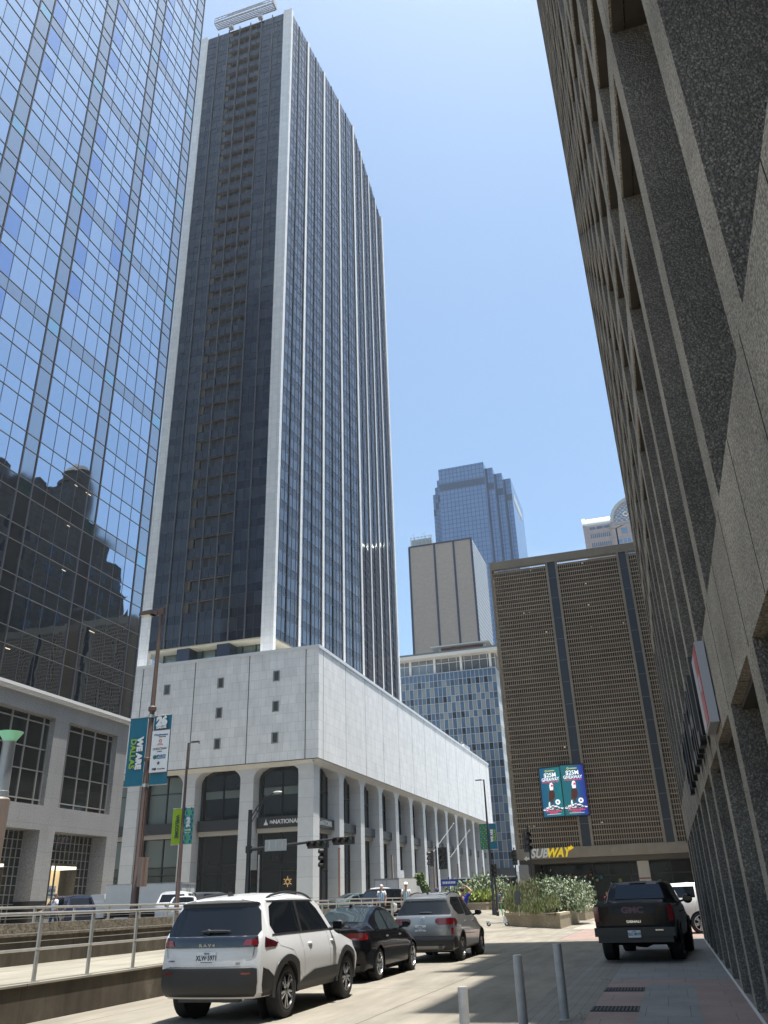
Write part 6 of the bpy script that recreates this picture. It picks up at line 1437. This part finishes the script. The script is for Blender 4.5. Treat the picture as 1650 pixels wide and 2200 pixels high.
# large white SUV beyond it
S = dict(L=5.3, W=2.04, r=.40, rim=.29, wheels=(1.2, 4.28), sill=.34, bulge=.12, crown=.08,
         top=[(0, 1.80), (.4, 1.87), (1.6, 1.92), (3.0, 1.88), (3.4, 1.80), (4.0, 1.3), (5.0, 1.2), (5.3, 1.0)], belt=[(0, 1.27), (4.0, 1.2), (5.3, .95)],
         wl=[(0, .93), (.5, 1.0), (4.8, 1.0), (5.3, .85)], wb=[(0, .9), (.5, .96), (4.0, .96), (5.3, .8)], wr=[(0, .72), (3.3, .74), (4.0, .86), (5.3, .7)],
         rear=[(.34, .12), (.7, .0), (1.1, .03), (1.3, .05), (1.75, .26), (1.9, .3)], front=[(.3, 5.2), (.9, 5.3), (1.2, 5.1)], rim_mat=ALU, spokes=12)
c = Car(S, mat('pearl_paint', (.62, .61, .58), .3, coat=.7), 'large_white_suv', 'large pale SUV crossing behind the black pickup truck', 'car', (2.22, 40.6, 0), R(90))
c.side('side_window', [(1.36, .32, 1.18), (1.6, .42, 1.2), (1.78, .55, 1.2)], GLS); c.side('side_window', [(1.36, 1.28, 2.3), (1.78, 1.28, 2.3)], GLS); c.side('side_window', [(1.34, 2.4, 3.7), (1.6, 2.4, 3.4), (1.78, 2.4, 3.15)], GLS)
c.arch(c.paint, .03, 0, .006); c.handle((2.2, 3.3), 1.08, CHR); c.seam([(1.24, 1.25), (1.5, .5)]); c.seam([(2.36, 1.25), (2.36, .45)]); c.rails(.5, 3.0, .68, CHR); c.side('sill_trim', [(.36, 1.7, 3.8), (.44, 1.7, 3.8)], TRIM, .012); c.mirror(3.6, 1.3, c.paint)
# far traffic
def far_car(name, label, kind_, paint, loc, rz, grp='cars in the far street'):
    if kind_ == 'saloon':
        S = dict(L=4.6, W=1.8, r=.32, rim=.22, wheels=(1.0, 3.7), sill=.22, top=[(0, 1.0), (.6, 1.08), (1.6, 1.42), (2.2, 1.46), (2.6, 1.4), (3.4, 1.0), (4.3, .86), (4.6, .7)], belt=[(0, .95), (3.4, .92), (4.6, .66)], wl=[(0, .82), (.4, .9), (4.1, .9), (4.6, .76)], wb=[(0, .78), (2, .84), (4.6, .68)], wr=[(0, .7), (.6, .68), (1.6, .56), (2.6, .56), (3.4, .7), (4.6, .62)], rear=[(.2, .1), (.6, 0), (1.1, .04)], front=[(.2, 4.5), (.6, 4.6), (.9, 4.4)])
    else:
        S = dict(L=4.8, W=1.92, r=.37, rim=.25, wheels=(1.0, 3.8), sill=.3, top=[(0, 1.66), (.6, 1.74), (2.4, 1.74), (2.8, 1.66), (3.5, 1.15), (4.5, 1.05), (4.8, .9)], belt=[(0, 1.15), (3.5, 1.08), (4.8, .85)], wl=[(0, .86), (.4, .95), (4.3, .95), (4.8, .8)], wb=[(0, .84), (2, .9), (4.8, .72)], wr=[(0, .66), (2.7, .66), (3.5, .76), (4.8, .66)], rear=[(.3, .1), (.7, 0), (1.1, .03), (1.6, .3), (1.8, .34)], front=[(.3, 4.7), (.8, 4.8), (1.1, 4.6)])
    c = Car(S, paint, name, label, 'car', loc, rz, grp); zb_ = S['belt'][0][1]+.04; zt_ = 1.36 if kind_ == 'saloon' else 1.62
    y0 = 1.1 if kind_ == 'saloon' else .5
    c.side('side_window', [(zb_, y0, 1.85), (zt_, y0+.45, 1.85)], GLS); c.side('side_window', [(zb_, 1.95, 3.0), (zt_, 1.95, 2.5)], GLS)
    a, b2 = (2.62, 3.3) if kind_ == 'saloon' else (2.9, 3.42); c.top('windscreen', [(a, -.5, .5), (b2, -.66, .66)], GLS)
    if kind_ == 'saloon': c.top('rear_glass', [(.75, -.56, .56), (1.5, -.48, .48)], GLS)
    else: c.rear('rear_glass', [(1.2, -.7, .7), (1.58, -.6, .6)], GLS)
    z = .8; c.rear('tail_light', [(z, .45, .84), (z+.12, .5, .84)], REDL, .01, n=4); c.rear('tail_light', [(z, -.84, -.45), (z+.12, -.84, -.5)], REDL, .01, n=4)
    c.mirror(2.95, zb_, paint); return c
far_car('white_saloon', 'white saloon in the far street, beside the roof of the near white SUV', 'saloon', PWH, (-22.6, 38.5, .72), R(28))
far_car('white_saloon', 'white car in the far street beyond the brown lamp post, with dark windows', 'suv', PWH, (-25.6, 42.5, .72), R(20))
far_car('dark_suv', 'dark SUV in the far street under the thinner brown lamp post', 'suv', mat('charcoal_paint', (.03, .032, .035), .3, coat=.8), (-27.6, 47.2, .72), R(-20))
far_car('navy_suv', 'dark blue pickup sized car in the far street left of the brown lamp post', 'suv', mat('navy_paint', (.02, .025, .05), .25, coat=.8), (-31.6, 43, .72), R(60))
far_car('dark_green_car', 'dark green car by the two people in striped shirts', 'saloon', mat('dark_green_paint', (.03, .05, .045), .3, coat=.8), (-19.9, 51, .7), R(-30))
far_car('white_suv', 'white pickup sized car behind the person with white hair', 'suv', PWH, (-18.6, 57, .7), R(200))
far_car('red_car', 'red car with open roof lid beyond the silver SUV', 'saloon', mat('red_paint', (.42, .03, .04), .3, coat=.6), (-17.6, 62, .7), R(160))
far_car('black_van', 'black car at the kerb beside the dark green one', 'suv', PBK, (-16.9, 55.2, .62), R(170))
def box_truck(label, loc, rz, w_, l_, h_, lab='box_truck'):
    t_ = thing(lab, label, 'truck', loc, rz, 'box trucks in the far street')
    BX = mat('truck_box_white', (.62, .62, .60), .45, var=.06, vscale=1.5)
    b = MB(); b.box(-w_/2, w_/2, 0, l_, .75, h_); bo = b.build('cargo_box', BX, t_)
    b = MB()
    for x in (-w_/2, w_/2-.06): b.box(x, x+.06, -.02, l_+.02, h_-.04, h_+.03)
    b.box(-w_/2-.02, w_/2+.02, -.03, .03, h_-.1, h_+.03)
    for x in (-w_/2-.01, w_/2-.05): b.box(x, x+.06, -.03, .03, .7, h_)
    b.box(-.02, .02, -.02, 0, .8, h_-.1); b.build('corner_trim', mat('truck_trim', (.3, .3, .29), .5), bo)
    b = MB()
    for x in (-.25, .25): b.tube((x, -.04, .85), (x, -.04, h_-.15), .02)
    b.build('door_bar', STEEL, bo)
    b = MB(); b.box(-w_/2+.1, w_/2-.1, l_+.05, l_+1.9, .5, 1.4); b.extr([(l_+.1, 1.4), (l_+.15, h_-.5), (l_+1.0, h_-.5), (l_+1.7, 1.4)], 'x', -w_/2+.12, w_/2-.12); b.build('cab', PWH, t_)
    b = MB(); b.box(-w_/2+.3, w_/2-.3, .2, l_+1.2, .5, .75); b.build('chassis', UND, t_)
    for y in (1.0, l_+1.0):
        for sx_ in (-1, 1):
            b = MB(); b.lathe([(.2, -.12), (.42, -.1), (.45, 0), (.42, .1), (.2, .12)], (sx_*(w_/2-.15), y, .45), 'x', 18); wo = b.build('wheel', TYR, t_); b = MB(); b.lathe([(0, .1*sx_), (.2, .12*sx_)], (sx_*(w_/2-.15), y, .45), 'x', 12); b.build('hub', ALU, wo)
    return t_
box_truck('white box truck behind the two people in striped shirts', (-20.6, 65, .68), R(-4), 2.0, 4.0, 2.5)
box_truck('white box truck in the far street left of the brown lamp post, rear doors shut', (-29.3, 50.5, .72), R(98), 2.3, 5.0, 2.35)
tr = thing('black_trailer', 'long black trailer with white roof edge behind the left planter', 'trailer', (-24.6, 105, .6), R(-80))
b = MB(); b.box(-1.1, 1.1, 0, 7.5, .6, 3.2); b.build('box_body', mat('trailer_black', (.015, .015, .018), .4), tr)
b = MB(); b.box(-1.15, 1.15, -.05, 7.55, 3.2, 3.34); b.box(1.1, 1.12, 1, 2.2, 2.9, 3.05); b.build('roof_edge', BWH, tr)
for y in (1.3, 5.5):
    for sx_ in (-1, 1): b = MB(); b.lathe([(.15, -.1), (.4, -.1), (.4, .1), (.15, .1)], (sx_*.95, y, .4), 'x', 16); b.build('wheel', TYR, tr)

# ------------------------------------------------------------------ people
def skin(name, verts, edges, mats, parent, root=0, sub=2, smooth=True):
    me = bpy.data.meshes.new(name); me.from_pydata([v[0] for v in verts], edges, []); o = bpy.data.objects.new(name, me); COL.objects.link(o)
    md = o.modifiers.new('s', 'SKIN'); sk = me.skin_vertices[0].data
    for i, v in enumerate(verts): r_ = v[1]; sk[i].radius = r_ if isinstance(r_, tuple) else (r_, r_)
    for i in range(len(verts)): sk[i].use_root = (i == root)
    sb_ = o.modifiers.new('d', 'SUBSURF'); sb_.levels = sub; sb_.render_levels = sub
    bpy.context.view_layer.update(); dg = bpy.context.evaluated_depsgraph_get(); nm = bpy.data.meshes.new_from_object(o.evaluated_get(dg)); bpy.data.objects.remove(o)
    nm.materials.clear(); nm.materials.append(mats); nm.polygons.foreach_set('use_smooth', [True]*len(nm.polygons))
    o = bpy.data.objects.new(name, nm); link(o, parent); return o
SKN = mat('skin', (.42, .24, .17), .55); SKD = mat('skin_brown', (.24, .13, .085), .55)
def person(label, loc, rz, h=1.75, shirt=None, trouser=None, hair=(.05, .035, .025), skn=None, arm_l='down', arm_r='down', hat=None, stride=.12, stripes=None, number=None):
    k = h/1.75; t_ = thing('person', label, 'person', loc, rz, 'people in the street'); t_.scale = (k, k, k); skn = skn or SKN
    # local: x right, y forward (faces +y), z up
    J = dict(pel=(0, 0, .95), wai=(0, 0, 1.08), che=(0, .0, 1.30), nec=(0, .0, 1.47), hdb=(0, .02, 1.55), hd=(0, .03, 1.65))
    V = [(J['pel'], (.145, .105)), (J['wai'], (.13, .095)), (J['che'], (.155, .10)), (J['nec'], .055), (J['hdb'], .06), ((0, .025, 1.635), (.078, .092)), ((0, .02, 1.70), (.07, .08))]
    E_ = [(0, 1), (1, 2), (2, 3), (3, 4), (4, 5), (5, 6)]
    def chain(start, pts):
        p = start
        for q_ in pts: V.append(q_); E_.append((p, len(V)-1)); p = len(V)-1
        return p
    arms = {}
    for s_, pose in ((-1, arm_l), (1, arm_r)):
        sh = (s_*.19, 0, 1.42)
        if pose == 'down': el, wr, hd_ = (s_*.25, -.03, 1.15), (s_*.26, .06, .90), (s_*.265, .09, .83)
        elif pose == 'fold': el, wr, hd_ = (s_*.27, .02, 1.16), (s_*.12, .22, 1.12), (s_*.04, .24, 1.13)
        elif pose == 'head': el, wr, hd_ = (s_*.42, .04, 1.62), (s_*.18, .05, 1.80), (s_*.09, .05, 1.80)
        else: el, wr, hd_ = (s_*.25, .08, 1.16), (s_*.24, .3, 1.10), (s_*.235, .37, 1.10)
        arms[s_] = (sh, el, wr)
        a = chain(2, [(sh, .055), (el, .041), (wr, .027), (hd_, (.034, .018))])
        d = (Vector(hd_)-Vector(wr)).normalized(); sd = d.cross(Vector((0, 1, 0)) if abs(d.y) < .8 else Vector((0, 0, 1))).normalized(); nn = d.cross(sd)
        for f_, (off, ln) in enumerate(((-.024, .062), (-.008, .072), (.008, .068), (.024, .054))):
            p0 = Vector(hd_)+sd*off+d*.03; p1 = p0+d*ln*.5+nn*.006; p2 = p1+d*ln*.4+nn*.02; chain(a, [(tuple(p0), .009), (tuple(p1), .008), (tuple(p2), .0065)])
        p0 = Vector(hd_)-sd*.03*s_-d*.01; chain(a, [(tuple(p0), .010), (tuple(p0-sd*.02*s_+d*.03), .009), (tuple(p0-sd*.022*s_+d*.055), .007)])
    legs = {}
    for s_ in (-1, 1):
        st = stride*s_; hp, kn, an, toe = (s_*.09, 0, .88), (s_*.095, st*.6+.02, .50), (s_*.095, st*1.2-.02, .09), (s_*.10, st*1.2+.14, .03); legs[s_] = (hp, kn, an, toe)
        chain(0, [(hp, .08), (kn, .055), (an, .036), (toe, (.04, .022))])
    skin('body', V, E_, skn, t_)
    # clothing
    V2 = [((0, 0, .93), (.165, .125)), ((0, 0, 1.1), (.155, .118)), ((0, 0, 1.3), (.178, .122)), ((0, 0, 1.44), (.09, .075))]; E2 = [(0, 1), (1, 2), (2, 3)]
    for s_ in (-1, 1):
        sh, el, _ = arms[s_]; m1 = tuple((sh[i]*.3+el[i]*.7) for i in range(3)); n_ = len(V2); V2 += [(sh, .075), (m1, .066)]; E2 += [(2, n_), (n_, n_+1)]
    so3 = skin('shirt', V2, E2, shirt, t_)
    if stripes:
        b = MB()
        for x in (-.11, 0, .11):
            for yy, s2 in ((.128, 1), (-.128, -1)): b.box(x-.026, x+.026, yy-.012, yy+.012, .95, 1.38)
        b.build('stripe', stripes, so3)
    V3 = [((0, 0, .96), (.155, .12)), ((0, 0, .88), (.15, .115))]; E3 = [(0, 1)]
    for s_ in (-1, 1):
        hp, kn, an, toe = legs[s_]; n_ = len(V3); V3 += [((hp[0], hp[1], .82), .095), (kn, .072), ((an[0], an[1], .13), .055)]; E3 += [(1, n_), (n_, n_+1), (n_+1, n_+2)]
    skin('trousers', V3, E3, trouser, t_)
    for s_ in (-1, 1):
        an, toe = legs[s_][2], legs[s_][3]; b = MB(); b.ball((an[0], (an[1]+toe[1])/2+.02, .05), .05, .14, .05, 12); b.build('shoe', TRIM, t_, smooth=60)
    HM = mat('hair_%d' % int(hair[0]*1000), hair, .8)
    b = MB(); b.ball((0, .0, 1.69), .092, .102, .095, 14); hv = [(x, y, max(z, 1.655-.25*(y < .02)*.3)) for x, y, z in b.v]; b.v = [(x, y-.014 if z < 1.72 else y, z+.008) for x, y, z in hv]; b.build('hair', HM, t_, smooth=60)
    b = MB()
    for s_ in (-1, 1): b.ball((s_*.032, .112, 1.655), .011, .006, .006, 8)
    b.build('eyes', INK, t_); b = MB(); b.ball((0, .122, 1.63), .011, .018, .02, 8); b.box(-.02, .02, .108, .115, 1.59, 1.596)
    for s_ in (-1, 1): b.ball((s_*.083, .02, 1.645), .01, .02, .028, 8)
    b.build('face_features', skn, t_)
    if hat:
        b = MB(); b.lathe([(.115, 1.70), (.11, 1.78), (.07, 1.82), (0, 1.83)], (0, .01, 0), n=16); b.extr([(-.08, 1.70), (.08, 1.70), (.08, 1.715), (-.08, 1.715)], 'y', .1, .2); b.build('cap', hat, t_, smooth=50)
    return t_
CY = lambda n, c: mat('cloth_'+n, c, .85, var=.1, vscale=8)
JW, JB = CY('white', (.68, .68, .68)), CY('sky_blue', (.16, .35, .62))
person('white haired person in a white and blue striped shirt, left of the two', (-15.2, 47.0, .62), R(172), 1.80, JW, CY('dark', (.03, .03, .04)), (.6, .58, .55), stripes=JB)
person('person with a white cap in a white and pale blue shirt, right of the two', (-13.85, 47.2, .60), R(185), 1.86, JW, CY('dark', (.03, .03, .04)), (.5, .48, .45), hat=BWH, stripes=CY('aqua', (.25, .42, .5)))
person('person in a deep blue shirt with one hand raised to the head', (-8.6, 38.0, .1), R(-25), 1.92, CY('royal_blue', (.015, .03, .32)), CY('dark', (.03, .03, .04)), skn=SKN, arm_r='head', arm_l='down')
person('person in a pale blue shirt walking in front of the granite tower base', (-28.0, 36, .72), R(-20), 1.70, CY('pale_blue', (.62, .67, .74)), CY('jeans', (.03, .045, .09)), (.2, .14, .1), arm_l='fold', arm_r='down', stride=.2)
person('person in a striped cap, showing above the roof of the silver SUV', (-11.9, 46.5, .30), R(60), 1.80, JW, CY('dark', (.03, .03, .04)), hat=CY('navy_white', (.03, .04, .12)), skn=SKD)
person('person in a white shirt beyond the planters, seen from behind', (-14.2, 84, .5), R(10), 1.75, JW, CY('dark', (.03, .03, .04)))
person('person in a black shirt beyond the planters, beside the one in white', (-13.1, 85, .5), R(0), 1.8, TRIM, CY('dark', (.03, .03, .04)), skn=SKD)
person('person in a blue patterned shirt, leftmost of the group beyond the planters', (-15.4, 83, .5), R(170), 1.7, CY('slate', (.12, .2, .3)), CY('grey', (.2, .2, .2)))
person('person in a pink shirt, half hidden by the middle planter grass', (-11.6, 82, .5), R(30), 1.7, CY('pink', (.45, .2, .22)), CY('dark', (.03, .03, .04)))
person('person in a red shirt walking between the shrubs and the black pickup', (-5.0, 75, .0), R(200), 1.72, CY('red', (.5, .02, .03)), CY('jeans', (.03, .045, .09)), skn=SKD, stride=.2)
# ------------------------------------------------------------------ city haze
hz = MB(); hz.box(-260, 160, -60, 520, -2.0, 262)
hm = bpy.data.materials.new('haze_air'); hm.use_nodes = True; ht = hm.node_tree; ht.nodes.clear()
pv = ht.nodes.new('ShaderNodeVolumePrincipled'); pv.inputs['Color'].default_value = (.86, .93, 1, 1); pv.inputs['Density'].default_value = .00014; pv.inputs['Anisotropy'].default_value = .25
mo_ = ht.nodes.new('ShaderNodeOutputMaterial'); ht.links.new(pv.outputs[0], mo_.inputs['Volume'])
tag(hz.build('haze', hm), kind='stuff')
